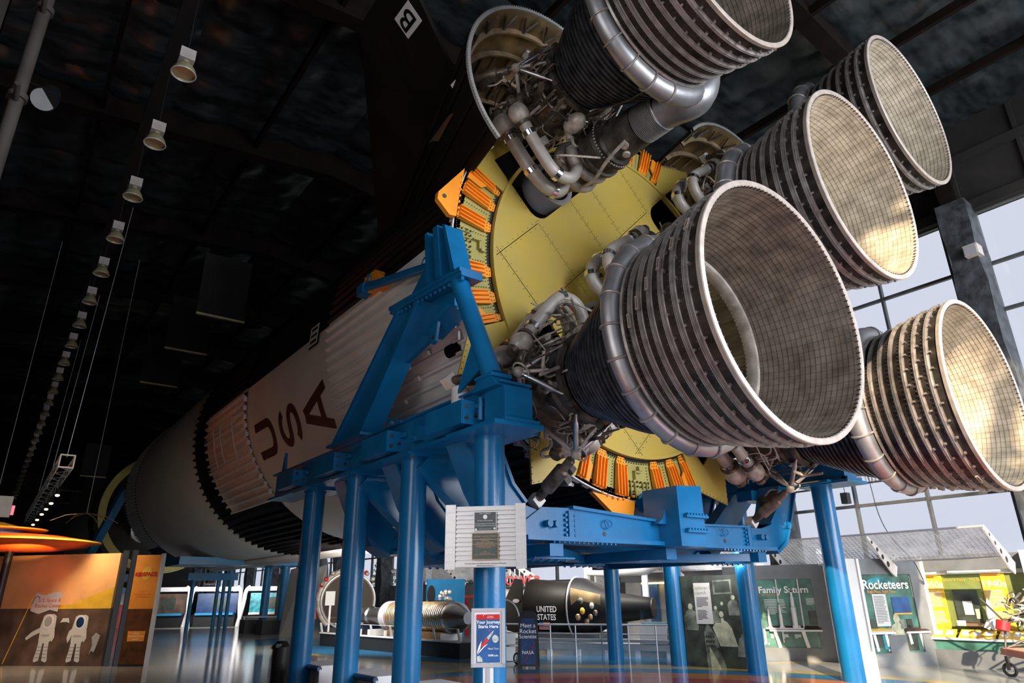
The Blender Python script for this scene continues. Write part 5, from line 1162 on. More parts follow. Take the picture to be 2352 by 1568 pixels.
# --- photo wall of the control room
f = F((16.62, 13.85), (17.06, 12.10)); w = f.w
t = thing('photo_wall', 'tall black and white photo wall titled Explorer 1 Launch beside the fourth blue column from right', 'exhibit', tuple(f.p(w/2, 0)))
bd = f.box('board', 0, w, 0, 2.42, -.12, 0, PSEPD, t); f.box('side_edge', -.14, 0, 0, 2.42, -.12, .0, DARK, t)
f.quad('printed_console', [(.62, .0), (1.15, .0), (.95, .8), (.72, 1.15), (.60, .9)], .004, PSEP, bd); f.quad('printed_desk', [(.72, .0), (1.0, .0), (.72, .55)], .008, PSEPL, bd)
for x, z, s, m_, l in ((.24, .95, 1.0, PSEP, .02), (1.02, 1.15, .62, PSEP, 0), (1.2, 1.28, .6, PSEPD, .05), (1.55, 1.35, .75, PSEP, 0), (1.30, .55, 1.25, PSEPL, -.12), (1.72, .3, 1.1, PSEP, .1)): figure(f, x, z, s, .006+.002*l, m_, bd, l)
for x, z, s in ((.25, 1.58, .075), (1.02, 1.55, .05), (1.22, 1.66, .05), (1.17, 1.38, .085), (1.57, 1.82, .06)): f.quad('printed_face', [(x+s*.8*cos(u), z+s*sin(u)) for u in [2*pi*i/12 for i in range(12)]], .012, PSEPL, bd)
f.quad('printed_picture', [(1.0, 1.9), (1.55, 1.92), (1.55, 2.3), (1.0, 2.28)], .004, PSEP, bd); f.quad('printed_picture', [(1.05, 1.95), (1.5, 1.97), (1.5, 2.26), (1.05, 2.24)], .008, PSEPD, bd)
for k in range(12): f.quad('printed_dial', [(.66+.07*(k % 4)+.03*cos(u), .55+.12*(k//4)+.03*sin(u)) for u in [2*pi*i/8 for i in range(8)]], .010, PSEPD, bd)
pn = f.box('caption_panel', .42, .92, 1.12, 2.22, .02, .035, OFFW, bd, 'pale caption panel'); f.txt('Explorer 1', .125, .67, 2.08, .038, PLIME, pn); f.txt('Launch', .125, .62, 1.95, .038, PLIME, pn); f.para(.48, 1.82, .36, 8, .038, TEXTD, pn, seed=2); f.para(.48, 1.48, .30, 8, .038, TEXTD, pn, seed=8)
f = F((19.3, 14.3), (19.62, 13.6)); t = thing('grey_partition', 'narrow dark grey partition between photo wall and Saturn booth', 'wall panel', tuple(f.p(.5, 0)))
f.box('panel', 0, f.w, 0, 2.72, -.1, 0, BGREY, t); f.box('edge_post', f.w-.03, f.w+.05, 0, 2.75, -.1, .05, WHITE, t); f.box('joint', 0, f.w, 1.2, 1.22, .0, .006, DARK, t)
# ================================================================== CAPSULE DISPLAY
A0, A1 = V((16.62, 20.7, 1.52)), V((18.62, 16.72, 1.48)); ax = (A1-A0).normalized(); sd = ax.cross(V((0,0,1))).normalized()
def along(k): return A0+ax*k
def spin(prof, n=32, c0=None): return G().tube([along(k) for k, r in prof], [r for k, r in prof], n)
t = thing('space_capsule', 'black capsule marked UNITED STATES with a lit window, nose pointing right', 'space capsule', tuple(along(2)))
obj('adapter', spin([(-.1, .98), (1.5, .86)]), BLK2, t, 'black flared rear section'); obj('cabin', spin([(1.5, .92), (1.62, 1.02), (2.0, .98), (2.6, .74), (3.1, .52)]), BLK, t); obj('nose', spin([(3.1, .50), (4.35, .34), (4.42, .30)]), BLK, t)
obj('nose_cap', spin([(4.40, .335), (4.44, .335)], 28), RUBBER, t); obj('window_rim', G().tube([along(1.62)+sd*(-.0)+(V((0,0,1))*cos(u)+sd*sin(u))*1.02 for u in [2*pi*i/32 for i in range(32)]], .03, 6, closed=True), SILV, t)
wn = G(); n_ = 10
for i in range(n_+1):
    a_ = rad(20+ -75*i/n_)
    for k, r in ((1.78, 1.02), (2.75, .67)): wn.v.append(tuple(along(k)+(sd*cos(a_)+V((0,0,1))*sin(a_+.35))*(r+.012)))
wn.f = [(2*i, 2*i+1, 2*i+3, 2*i+2) for i in range(n_)]
obj('cabin_window', wn, GOLD, t, 'window onto the lit cabin')
for k, (a_, b_, m_) in enumerate(((2.0, -.3, BRONZE), (2.15, -.1, PYEL), (2.38, -.35, BRONZE), (2.1, .25, PSEP), (2.45, .1, PIPEL), (2.25, -.5, BRONZE), (2.55, -.2, PIPED))):
    c = along(a_)+(sd*cos(b_)+V((0,0,1))*sin(b_))*(1.0-.33*(a_-1.85)/.7*1.0+.03); obj('cabin_fitting', G().ico(c, .10, (1, 1, 1.2), 8, 6), m_, t)
for s, z, sz in (('UNITED', .20, .27), ('STATES', -.06, .27)):
    text(s, sz, along(.85)+sd*1.0+V((0,0,z-.25)), ax, V((0,0,1)), TEXTW, t, sx=.8, bold=.006)
obj('flag', G().prism([(-.2, 0), (.2, 0), (.2, .24), (-.2, .24)], along(.75)+sd*.97+V((0,0,-.70)), ax, V((0,0,1)), .01), OFFW, t, smooth=False)
for k in range(4): obj('flag_stripe', G().prism([(-.2, .03+.06*k), (.2, .03+.06*k), (.2, .055+.06*k), (-.2, .055+.06*k)], along(.75)+sd*.985+V((0,0,-.70)), ax, V((0,0,1)), .006), TEXTR, t, smooth=False)
obj('flag_canton', G().prism([(-.2, .12), (-.03, .12), (-.03, .24), (-.2, .24)], along(.75)+sd*.992+V((0,0,-.70)), ax, V((0,0,1)), .006), PBLUE, t, smooth=False)
hd = along(-.55)+sd*.5
obj('rear_hatch', G().prism([(-.55, -.75), (.35, -.95), (.30, .95), (-.05, 1.0), (-.75, -.1)], hd+V((0,0,.0)), (ax*.8+sd*.2).normalized(), V((0,0,1)), .06), BLK2, t, 'open black hatch with a bright oval port', smooth=False)
obj('port', G().prism([(.02+.16*cos(u), .22+.07*sin(u)) for u in [2*pi*i/14 for i in range(14)]], hd+sd*.08, (ax*.8+sd*.2).normalized(), V((0,0,1)), .02), SILV, t, smooth=False)
obj('cradle_stand', G().box(along(1.4)+V((0,0,-1.05)), (2.4, 1.0, .5), (ax, sd, V((0,0,1)))), BGREY, t, smooth=False)
# platform and railing in front of it
R0_, R1_ = V((15.0, 20.6, 0)), V((18.4, 14.2, 0)); rx = (R1_-R0_).normalized(); L = (R1_-R0_).length; rn = rx.cross(V((0,0,1)))
t = thing('railing', 'silver pipe railing with grey kick beams in front of the black capsule', 'railing', tuple((R0_+R1_)/2))
for z, r in ((1.0, .028), (.72, .018), (.55, .018)): obj('rail', G().cyl(R0_+V((0,0,z)), R1_+V((0,0,z)), r, 8), SILV, t)
for z, h in ((.50, .10), (.30, .16)): obj('kick_beam', G().bar(R0_+V((0,0,z))-rn*.3, R1_+V((0,0,z))-rn*.3, .08, h), BGREYL, t, smooth=False)
for k in range(9): p = R0_+rx*(L*k/8); obj('post', G().cyl(p, p+V((0,0,1.0)), .025, 8), SILV, t)
t = thing('display_platform', 'low grey platform the capsule stands on', 'platform', tuple((R0_+R1_)/2-rn*1.5))
obj('deck', G().box((R0_+R1_)/2-rn*1.9+V((0,0,.2)), (L*.95, 2.6, .4), (rx, rn, V((0,0,1)))), BGREYL, t, smooth=False)
for k in range(7): p = R0_+rx*(L*(k+.5)/7)-rn*.55; obj('foot', G().box(p+V((0,0,.12)), (.16, .12, .24), (rx, rn, V((0,0,1)))), WHITE, t, smooth=False)
for i, (k, m_, lab) in enumerate(((5.2, CLEAR, 'clear model case in front of the capsule cabin'), (6.2, CLEAR, 'clear case with a white helmet right of the middle column'), (6.9, BGREY, 'grey television console left of the photo wall'))):
    c = R0_+rx*k-rn*.9; cs = thing('display_case', lab, 'display case', tuple(c))
    obj('pedestal', G().box(c+V((0,0,.68)), (.9, .7, .55), (rx, rn, V((0,0,1)))), OFFW, cs, smooth=False); obj('case', G().box(c+V((0,0,1.2)), (.8, .6, .5), (rx, rn, V((0,0,1)))), m_, cs, smooth=False)
    if i == 0: obj('model_base', G().box(c+V((0,0,1.0)), (.7, .5, .06), (rx, rn, V((0,0,1)))), PTEAL, cs, smooth=False)
    if i == 1: obj('helmet', G().ico(c+V((0,0,1.14)), .17, n=14, m=10), WHITE, cs)
    if i == 2: obj('screen', G().box(c+V((0,0,1.2))+rn*.32, (.45, .03, .32), (rx, rn, V((0,0,1)))), DARK, cs, smooth=False)
t = thing('centrifuge_frame', 'white upright test frame behind the capsule by the windows', 'machine', (19.6, 20.6, 0))
for x in (-.45, .45): obj('upright', G().bb((19.6+x-.06, 20.5, 0), (19.6+x+.06, 20.7, 3.6)), WHITE, t, smooth=False)
obj('front_plate', G().bb((19.35, 20.3, 2.0), (19.85, 20.4, 3.3)), OFFW, t, smooth=False); obj('crosshead', G().bb((19.0, 20.3, 3.3), (20.2, 20.8, 3.55)), SILV, t, smooth=False); obj('table', G().bb((18.9, 20.2, 1.8), (20.3, 20.9, 1.95)), WHITE, t, smooth=False); obj('carriage', G().bb((19.2, 20.45, 1.0), (20.0, 20.75, 3.2)), BGREY, t, smooth=False)
for k in range(5): obj('hole', G().cyl((19.6, 20.29, 2.2+.2*k), (19.6, 20.31, 2.2+.2*k), .02, 8), DARK, t)
# pierced white arch left of the capsule
t = thing('pierced_arch', 'white pierced arch bracket right of the plaque board', 'arch', (19, 23.2, 0))
c = V((18.2, 23.9, 3.05)); e = V((19.1, 23.2, 2.35)); d = (e-c).normalized(); u = V((0,0,1)).cross(d).normalized(); nn = d.cross(u)
obj('arm', G().prism([(0, -.05), (1.15, -.20), (1.2, .12), (.1, .12)], c, d, -nn if nn.z < 0 else nn, .05), WHITE, t, smooth=False)
for k in range(3): q = c+d*(.35+.3*k); obj('arm_hole', G().cyl(q-u*.06, q+u*.01, .05+.01*k, 14), DARK, t)
obj('leg', G().bb((19.2, 23.05, 0), (19.38, 23.2, 2.35)), WHITE, t, smooth=False)
t = thing('simulator_shell', 'pale rounded shell behind the middle blue column above the capsule', 'simulator', (18.9, 18.0, 0))
obj('hull', G().tube([(18.2, 19.6, 2.7), (18.6, 19.0, 3.0), (19.2, 17.6, 3.3), (19.6, 16.6, 3.2)], [.1, .5, .75, .2], 20), OFFW, t)
obj('neck', G().cyl((19.2, 17.6, 0), (19.2, 17.6, 3.0), .12, 12), SILV, t)
# ================================================================== LYING SATELLITE TANK, ENGINE AND PLINTH
T0, T1 = V((13.3, 28.5, 1.22)), V((13.75, 20.9, 1.22)); ax2 = (T1-T0).normalized(); Lt = (T1-T0).length
def al(k): return T0+ax2*(Lt*k)
t = thing('satellite_tank', 'long polished silver and gold cylinder lying on white saddles', 'spacecraft', tuple(al(.5)-V((0,0,1.2))))
obj('hull', G().tube([al(k) for k in (0, .04, .12, .13, .3, .31)], [.15, .30, .36, .30, .32, .50], 32), STEEL, t)
obj('hull', G().tube([al(k) for k in (.31, .9)], [.52, .52], 36), STEEL, t)
for k in range(34): obj('rib', G().tube([al(.34+.016*k), al(.342+.016*k), al(.346+.016*k)], [.525, .54, .525], 32, caps=False), BRONZE if k % 5 else PLIME, t)
obj('end_cone', G().tube([al(.9), al(.93), al(1.0)], [.53, .5, .2], 32), STEEL, t); obj('band', G().tube([al(.31), al(.36)], [.56, .56], 32), SILV, t)
for k in (.2, .5, .86): obj('saddle', G().box(al(k)-V((0,0,.68)), (.9, .18, .35)), WHITE, t, smooth=False)
obj('gold_skirt', G().box(al(.6)-V((0,0,.62)), (.8, 4.0, .30)), BRONZE, t, smooth=False)
t = thing('black_plinth', 'long black plinth with white edge strip under the lying silver cylinder', 'plinth', (13.2, 24, 0))
obj('body', G().add([(12.3, 30.4, 0), (14.6, 30.4, 0), (14.9, 20.4, 0), (13.1, 20.4, 0), (12.3, 30.4, .48), (14.6, 30.4, .48), (14.9, 20.4, .48), (13.1, 20.4, .48)], [(3,2,1,0), (4,5,6,7), (0,1,5,4), (1,2,6,5), (2,3,7,6), (3,0,4,7)]), RUBBER, t, smooth=False)
obj('edge_strip', G().bar((12.28, 30.4, .51), (13.08, 20.4, .51), .06, .06), WHITE, t, smooth=False)
for k in range(8):
    p = V((12.3+.8*k/7, 30.2-9.8*k/7, .5)); q = obj('stanchion', G().bar(p, p+V((-.12, -.05, .42)), .07, .05), OFFW, t, smooth=False)
obj('guard_wire', G().cyl((12.2, 30.2, .92), (13.0, 20.4, .92), .012, 6), SILV, t)
for k in range(10): p = V((12.7+.8*k/9, 29.5-8.5*k/9, .48)); obj('floodlight_block', G().box(p+V((0,0,.12)), (.08, .12, .22)), OFFW, t, smooth=False)
c = V((14.6, 32.9, 1.78)); fn = V((-.42, -.90, 0)).normalized(); fu = fn.cross(V((0,0,1))).normalized()
t = thing('display_engine', 'large dark engine bell with red and silver piping behind the near columns', 'rocket engine', (14.6, 33, 0))
def cc(r, d, n=48): return [c+fn*d+(fu*cos(u)+V((0,0,1))*sin(u))*r for u in [2*pi*i/n for i in range(n)]]
obj('bell', G().tube([c+fn*.0, c-fn*.6, c-fn*1.3, c-fn*1.9], [1.28, 1.12, .75, .3], 40), TUBEIN, t, 'open bell')
obj('bell_inside', G().tube([c+fn*.02, c+fn*.021], [1.2, 1.2], 40), mat('bell_brown', (.03, .018, .011), .6), t)
obj('bell_lip', G().tube(cc(1.28, .02), .05, 8, closed=True), SILV, t); obj('side_manifold', G().tube([c-fn*.1+(fu*cos(a_)+V((0,0,1))*sin(a_))*1.42 for a_ in [rad(v) for v in range(-50, 85, 8)]], .13, 12), PIPEL, t)
for q, m_ in (((.9, -.6), REDP), ((1.05, -.75), REDP), ((1.2, -.7), PIPEL)): obj('supply_pipe', G().tube(smoothpath([c+fu*(q[0]+.6)-fn*.3+V((0,0,.5)), c+fu*(q[0]+.75)-fn*.2+V((0,0,.2)), c+fu*(q[0]+.6)-fn*.2+V((0,0,-.8))], 3), .09, 10), m_, t)
for a_ in (200, 225, 320): obj('inner_brace', G().cyl(c+fn*.05+(fu*cos(rad(a_))+V((0,0,1))*sin(rad(a_)))*1.2, c+fn*.05+(fu*cos(rad(a_))+V((0,0,1))*sin(rad(a_)))*.4-V((0,0,.5)), .035, 6), BRONZE, t)
for k in range(14): a_ = rnd.uniform(.3, 2.6); p = c+(fu*cos(a_)+V((0,0,1))*sin(a_))*1.5; obj('fitting', G().ico(p, .12, n=8, m=6), PIPEL if k % 3 else REDP, t)
obj('stand', G().box(c-V((0,0,1.5))-fn*.5, (1.6, .8, .55), (fu, fn, V((0,0,1)))), DARK, t, smooth=False)
t = thing('info_stand', 'small slanted info sign on a white post before the big display bell', 'sign', (12.9, 31.0, .5))
obj('post', G().cyl((12.9, 31, .5), (12.9, 31, 1.6), .05, 8), WHITE, t); obj('sign_face', G().box((12.85, 30.95, 1.9), (.45, .04, .6)), OFFW, t, smooth=False)
# angular silver wall, yellow post, blue wall, red gate, lettered sign behind
t = thing('angular_screen', 'angular silver faceted screen behind the two leftmost near columns', 'wall panel', (14.2, 37, 0))
for k, (x0, x1, y0, y1) in enumerate(((13.3, 14.0, 38.5, 36.6), (14.0, 14.9, 36.6, 36.2))):
    obj('facet', G().add([(x0, y0, 0), (x1, y1, 0), (x1-.2, y1, 3.6), (x0+.3, y0, 3.4), (x0, y0+.1, 0), (x1, y1+.1, 0), (x1-.2, y1+.1, 3.6), (x0+.3, y0+.1, 3.4)], [(0,1,2,3), (7,6,5,4), (0,4,5,1), (1,5,6,2), (2,6,7,3), (3,7,4,0)]), BGREYL, t, smooth=False)
obj('yellow_post', G().bar((13.2, 35.0, 0), (13.4, 35.0, 3.0), .35, .25), PYEL, t, smooth=False)
t = thing('blue_partition', 'bright blue partition with a black oval near the red gate', 'wall panel', (17.6, 29.2, 0))
obj('panel', G().bb((16.9, 29.2, 0), (19.0, 29.3, 2.7)), BLUE2, t, smooth=False); obj('oval', G().prism([(17.1+.22*cos(u), 2.0+.42*sin(u)) for u in [2*pi*i/20 for i in range(20)]], (0, 29.18, 0), (1,0,0), (0,0,1), .01), DARK, t, smooth=False); obj('monitor', G().bb((16.8, 28.6, 1.2), (17.5, 28.8, 1.75)), DARK, t, smooth=False)
t = thing('small_engine', 'small silver rocket motor on the tank beside the blue partition', 'rocket engine', (15.6, 25.5, 1.7))
for k in range(16): obj('valve', G().ico((15.6+rnd.uniform(-.25, .25), 25.5+rnd.uniform(-.25, .25), 1.80+rnd.uniform(0, .3)), rnd.uniform(.05, .09), n=8, m=6), PIPEL, t)
obj('mount', G().bb((15.3, 25.2, 0), (15.9, 25.8, 1.75)), DARK, t, smooth=False)
t = thing('red_gate', 'red framed gate seen left of the front column against the windows', 'gate', (20.4, 32, 0))
for a_, b_ in (((20.0, 32.4), (20.1, 32.3)), ((21.4, 31.2), (21.5, 31.1)), ((20.7, 31.8), (20.8, 31.7))): obj('post', G().bb((a_[0], a_[1], 0), (b_[0]+.1, b_[1], 2.5 if a_[0] < 20.5 else 1.9)), REDB, t, smooth=False)
for z in (1.9, 1.1): obj('bar', G().bar((20.05, 32.35, z), (21.5, 31.1, z), .12, .14), REDB, t, smooth=False)
t = thing('lettered_kiosk', 'white kiosk topped with red letters POWER behind the A-board', 'kiosk', (18.0, 24, 0))
ux = V((.86, -.51, 0)); o_ = V((17.5, 24.3, 0))
obj('ledge', G().bar(o_+V((0,0,2.28)), o_+ux*2.6+V((0,0,2.28)), .5, .06), DARK, t, smooth=False)
obj('back', G().bar(o_+V((0,0,1.1))+V((.2,.3,0)), o_+ux*2.6+V((0,0,1.1))+V((.2,.3,0)), .1, 2.2), OFFW, t, smooth=False)
text('POWER', .52, o_+ux*.9+V((0,0,2.5))-V((.1,.15,0)), ux, V((0,0,1)), TEXTR, t, bold=.01)
for k in range(4): obj('tube_post', G().cyl(o_+ux*(.5+.2*k)+V((0,0,2.3)), o_+ux*(.5+.2*k)+V((0,0,3.6)), .03, 6), WHITE, t)
obj('print_panel', G().bar(o_+ux*.4+V((0,0,1.3)), o_+ux*1.4+V((0,0,1.3)), .08, 1.2), PBLUE, t, smooth=False)
t = thing('bubble_canopy', 'clear rounded canopy with red trim between column and A-board', 'display', (13.6, 19.2, 0))
obj('canopy', G().ico((13.7, 19.2, 1.35), .45, (.8, .8, 1.2), 20, 14), CLEAR, t); obj('red_disc', G().cyl((13.4, 19.0, 1.3), (13.42, 18.98, 1.3), .2, 16), REDP, t); obj('arch_rail', G().tube(smoothpath([(13.3, 18.6, .1), (13.3, 18.6, 1.5), (13.5, 18.5, 1.9), (13.9, 18.2, 1.6), (13.95, 18.15, .6)], 3), .025, 6), SILV, t); obj('base', G().bb((13.2, 18.8, 0), (14.2, 19.6, .8)), OFFW, t, smooth=False)
t = thing('wheelchair', 'silver framed wheelchair folded beside the front column', 'wheelchair', (13.3, 17.9, 0))
for a_, b_ in (((13.1, 18.0, .1), (13.1, 18.0, 1.0)), ((13.5, 17.7, .1), (13.5, 17.7, .9)), ((13.0, 18.1, .5), (13.6, 17.6, .5)), ((13.1, 18.0, .08), (13.6, 17.6, .08)), ((13.1, 18.0, 1.0), (12.9, 18.1, 1.0))): obj('frame_tube', G().cyl(a_, b_, .02, 6), SILV, t)
obj('seat', G().box((13.3, 17.85, .52), (.4, .4, .04)), WHITE, t, smooth=False); obj('backrest', G().box((13.15, 18.1, .85), (.36, .05, .4)), WHITE, t, smooth=False); obj('wheel', G().tube([(13.45+.0*u, 17.75+.14*cos(u), .16+.14*sin(u)) for u in [2*pi*i/16 for i in range(16)]], .025, 6, closed=True), DARK, t)
# hanging and wall-side bits on the right
t = thing('floodlight', 'grey floodlight box on the pier at the right edge', 'lamp', (23.05, 6.2, 11.8)); obj('housing', G().box((23.0, 6.15, 11.95), (.45, .4, .35)), LAMPG, t, smooth=False); obj('lens', G().box((22.76, 6.15, 11.92), (.03, .34, .28)), SILV, t, smooth=False); obj('yoke', G().bar((23.1, 6.35, 12.1), (23.4, 6.35, 12.3), .05, .05), DARK, t)
t = thing('cable_tray', 'thin cable tray with strings of fairy wire hanging before the windows', 'cable tray', (20.5, 10.5, 4.8))
for z in (4.95, 5.2): obj('tray_rail', G().cyl((20.5, 15.5, z), (20.5, 6.0, z), .03, 6), MULL, t)
g = G(); r_ = random.Random(4)
for k in range(120): y = 7+8*r_.random(); g.tube([(20.5+r_.uniform(-.1, .1), y, 5.2), (20.5+r_.uniform(-.1, .1), y+r_.uniform(-.1, .1), 5.05-.15*r_.random())], .006, 3)
obj('fairy_wire', g, MULL, t, kind='stuff')
t = thing('hanging_speaker', 'small black speaker hung from the cable tray', 'speaker', (20.5, 10.4, 4.5)); obj('box', G().box((20.5, 10.4, 4.58), (.22, .2, .32)), DARK, t, smooth=False); obj('hook', G().cyl((20.5, 10.4, 4.74), (20.5, 10.4, 4.95), .012, 6), DARK, t)
tag = obj('slack_cable', G().tube(smoothpath([(20.4, 9.6, 5.2), (20.3, 9.5, 5.0), (20.2, 9.4, 3.9), (20.4, 9.2, 3.2), (20.9, 9.0, 2.75), (21.0, 8.9, 2.2)], 3), .012, 5), DARK); tag['label'] = 'thin black cable dropping past the awning to the Rocketeers booth'; tag['category'] = 'cable'
# engine cart at the right edge
t = thing('engine_cart', 'wheeled cart with a chrome tangle of engine tubes cut by the right edge', 'cart', (20.6, 6.6, 0))
obj('frame_beam', G().bar((20.05, 7.05, .55), (21.3, 5.4, .55), .12, .16), mat('cart_red', (.40, .10, .06), .45), t, smooth=False); obj('frame_beam', G().bar((20.05, 7.05, .55), (18.9, 6.1, .55), .1, .14), MATS['cart_red'], t, smooth=False)
for x, y in ((20.05, 7.0), (19.0, 6.2)):
    wh = obj('wheel', G().tube([(x+.02, y+.13*cos(u), .15+.13*sin(u)) for u in [2*pi*i/20 for i in range(20)]], .035, 8, closed=True), RUBBER, t); obj('hub', G().cyl((x-.02, y, .15), (x+.06, y, .15), .06, 12), SILV, wh); obj('caster_fork', G().bar((x, y, .15), (x, y, .45), .06, .12), IRON, t, smooth=False)
for a_, b_ in (((20.1, 7.0, .6), (20.2, 6.9, 1.2)), ((20.1, 7.0, .6), (21.2, 5.9, 1.25)), ((20.15, 6.95, .65), (20.9, 6.0, .8)), ((20.2, 6.9, 1.2), (19.85, 7.2, 1.75)), ((20.2, 6.9, 1.2), (20.9, 6.1, 1.6))): obj('support_rod', G().cyl(a_, b_, .025, 8), IRON, t)
obj('red_bowl', G().tube([(20.05, 6.95, 1.0), (20.05, 6.95, 1.02), (20.1, 6.9, 1.22)], [.06, .14, .15], 18), REDP, t)
for k in range(36):
    p = V((20.1+.9*r_.random(), 6.95-.9*r_.random(), 1.2+.6*r_.random())); pts = [p]
    for q in range(3): pts.append(pts[-1]+V((r_.uniform(-.22, .3), r_.uniform(-.3, .2), r_.uniform(-.15, .15))))
    obj('tube_line', G().tube(smoothpath(pts, 2), r_.choice((.012, .02, .03)), 6), r_.choice((SILV, PIPEL, IRON)), t)
for k in range(6): obj('valve_body', G().ico((20.3+.8*r_.random(), 6.7-.8*r_.random(), 1.35+.4*r_.random()), .11, n=10, m=7), PIPEL, t)

# ================================================================== LEFT SIDE: ORANGE EXHIBIT, SAUCER, LAMPS, TRUSS
f = F((-3.2, 34.0), (3.55, 26.5)); w = f.w; HO = 3.42
t = thing('astronaut_mural', 'printed orange and brown wall with two white astronauts and a flag', 'exhibit', tuple(f.p(w/2, 0)))
pn = f.box('upper_panel', 0, w, 1.72, HO, -.1, 0, PORG, t, 'glowing orange upper half'); lo = f.box('lower_panel', 0, w, 0, 1.72, -.1, 0, PBRN, t, 'brown lower half')
f.quad('printed_ridge', [(w-3.0, 1.70), (w, 1.70), (w, 2.35), (w-.8, 2.1), (w-1.5, 1.85)], .004, PYEL, pn)
gx = w-3.05; fl = obj('printed_flag', G().prism([(gx+0, 1.65), (gx+.35, 1.55), (gx+.75, 1.68), (gx+1.05, 1.62), (gx+1.12, 2.2), (gx+.8, 2.24), (gx+.45, 2.12), (gx+.1, 2.22)], f.p(0, 0, .008), f.ux, V((0,0,1)), .01), OFFW, t, 'white printed flag', smooth=False)
f.txt('U.S. Space &', .17, gx+.68, 1.97, .022, TEXTR, fl); f.txt('Rocket Center.', .17, gx+.68, 1.80, .022, TEXTR, fl)
obj('printed_emblem', G().tube([f.p(gx+.18+.14*cos(u), 1.88+.22*sin(u), .022) for u in [.8+.3*i for i in range(9)]], .012, 4), PBLUE, fl)
obj('printed_pole', G().cyl(f.p(gx-.62, .05, .02), f.p(gx+.05, 2.2, .02), .014, 6), PYEL, t)
def suit(x, z, s, arm, par):
    """flat printed spacesuit: torso, backpack, helmet ring, visor, arms, banded legs"""
    P_ = lambda pts, d, m, nm='printed_suit': f.quad(nm, [(x+a_*s, z+b_*s) for a_, b_ in pts], d, m, par)
    P_([(-.30, 1.22), (-.22, 1.62), (-.10, 1.68), (.22, 1.68), (.34, 1.60), (.36, 1.20)], .006, OFFW)
    P_([(-.24, .72), (-.28, 1.25), (.30, 1.25), (.26, .72), (.12, .66), (-.12, .66)], .010, OFFW)
    for sx_ in (-1, 1):
        P_([(sx_*.22, .78), (sx_*.03, .78), (sx_*.05, .40), (sx_*.07, .06), (sx_*.24, .0), (sx_*.30, .06), (sx_*.24, .42)], .012, OFFW)
        for k in range(4): P_([(sx_*.05, .16+.12*k), (sx_*.25, .16+.12*k), (sx_*.25, .175+.12*k), (sx_*.05, .175+.12*k)], .016, BGREY, 'printed_band')
    P_([(.24, 1.22), (.36, 1.18), (.42, .86), (.34, .70), (.24, .80), (.28, 1.0)], .012, OFFW)
    if arm: P_([(-.26, 1.22), (-.62, 1.05), (-.86, .84), (-.80, .76), (-.56, .90), (-.24, 1.04)], .012, OFFW)
    else: P_([(-.26, 1.22), (-.40, 1.10), (-.46, .86), (-.38, .68), (-.30, .82), (-.26, 1.0)], .012, OFFW)
    P_([(.02+.23*cos(u), 1.42+.25*sin(u)) for u in [2*pi*i/20 for i in range(20)]], .016, WHITE, 'printed_helmet'); P_([(.02+.17*cos(u), 1.42+.19*sin(u)) for u in [2*pi*i/20 for i in range(20)]], .022, BGREYL if arm else PNAVY, 'printed_visor')
    P_([(-.16, .90), (.18, .90), (.18, .97), (-.16, .97)], .016, BGREYL, 'printed_belt')
suit(gx+.78, .10, .86, True, lo); suit(gx+2.0, .10, .84, False, lo)
f.quad('printed_lander', [(gx+1.25, 1.28), (gx+1.33, 1.42), (gx+1.55, 1.42), (gx+1.6, 1.27), (gx+1.5, 1.3), (gx+1.35, 1.3)], .008, OFFW, lo)
f.quad('printed_climber', [(gx+2.55, .35), (gx+2.62, .6), (gx+2.55, .85), (gx+2.68, .98), (gx+2.85, .9), (gx+2.78, .6), (gx+2.72, .4), (gx+2.62, .45)], .008, BGREYL, lo)
t = thing('black_post', 'pair of tall black posts between the mural and the orange banner', 'post', (3.75, 26.3, 0))
for p in ((3.68, 26.38), (3.92, 26.15)): obj('post', G().bb((p[0]-.08, p[1]-.08, 0), (p[0]+.08, p[1]+.08, 3.5)), DARK, t, smooth=False)
f = F((3.98, 26.05), (4.62, 25.45)); w = f.w
t = thing('entrance_banner', 'narrow orange banner lettered KIDSPACE with a white edge', 'sign', tuple(f.p(w/2, 0)))
u_ = f.box('upper_print', 0, w, 1.68, 3.34, -.06, 0, PORGD, t); l_ = f.box('lower_print', 0, w, .06, 1.68, -.06, 0, mat('print_rust', (.10, .030, .008), .5, var=.3), t)
f.box('edge', w, w+.09, 0, 3.38, -.08, .04, OFFW, t, 'white edge strip'); f.box('base', 0, w, 0, .06, -.08, .02, DARK, t)
obj('printed_planet', G().prism([(.44+.17*cos(u), 2.76+.21*sin(u)) for u in [2*pi*i/24 for i in range(24)]], f.p(0, 0, .004), f.ux, V((0,0,1)), .006), PYEL, u_, smooth=False)
f.txt('KIDSPACE', .17, .43, 2.73, .016, REDP, u_, bold=.006); 
for k, s in enumerate(('In honor of', 'U.S. Space & Rocket Center', 'Space Camp Alumni')): f.txt(s, .055, .42, 2.2-.08*k, .01, TEXTR, u_)
f.quad('printed_sign', [(.16, .72), (.72, .72), (.74, 1.02), (.14, 1.02)], .006, PORGD, l_); 
for k, s in enumerate(("Adam's", 'Educational Activities', 'explore!')): f.txt(s, .062, .44, .95-.08*k, .014, TEXTW, l_)
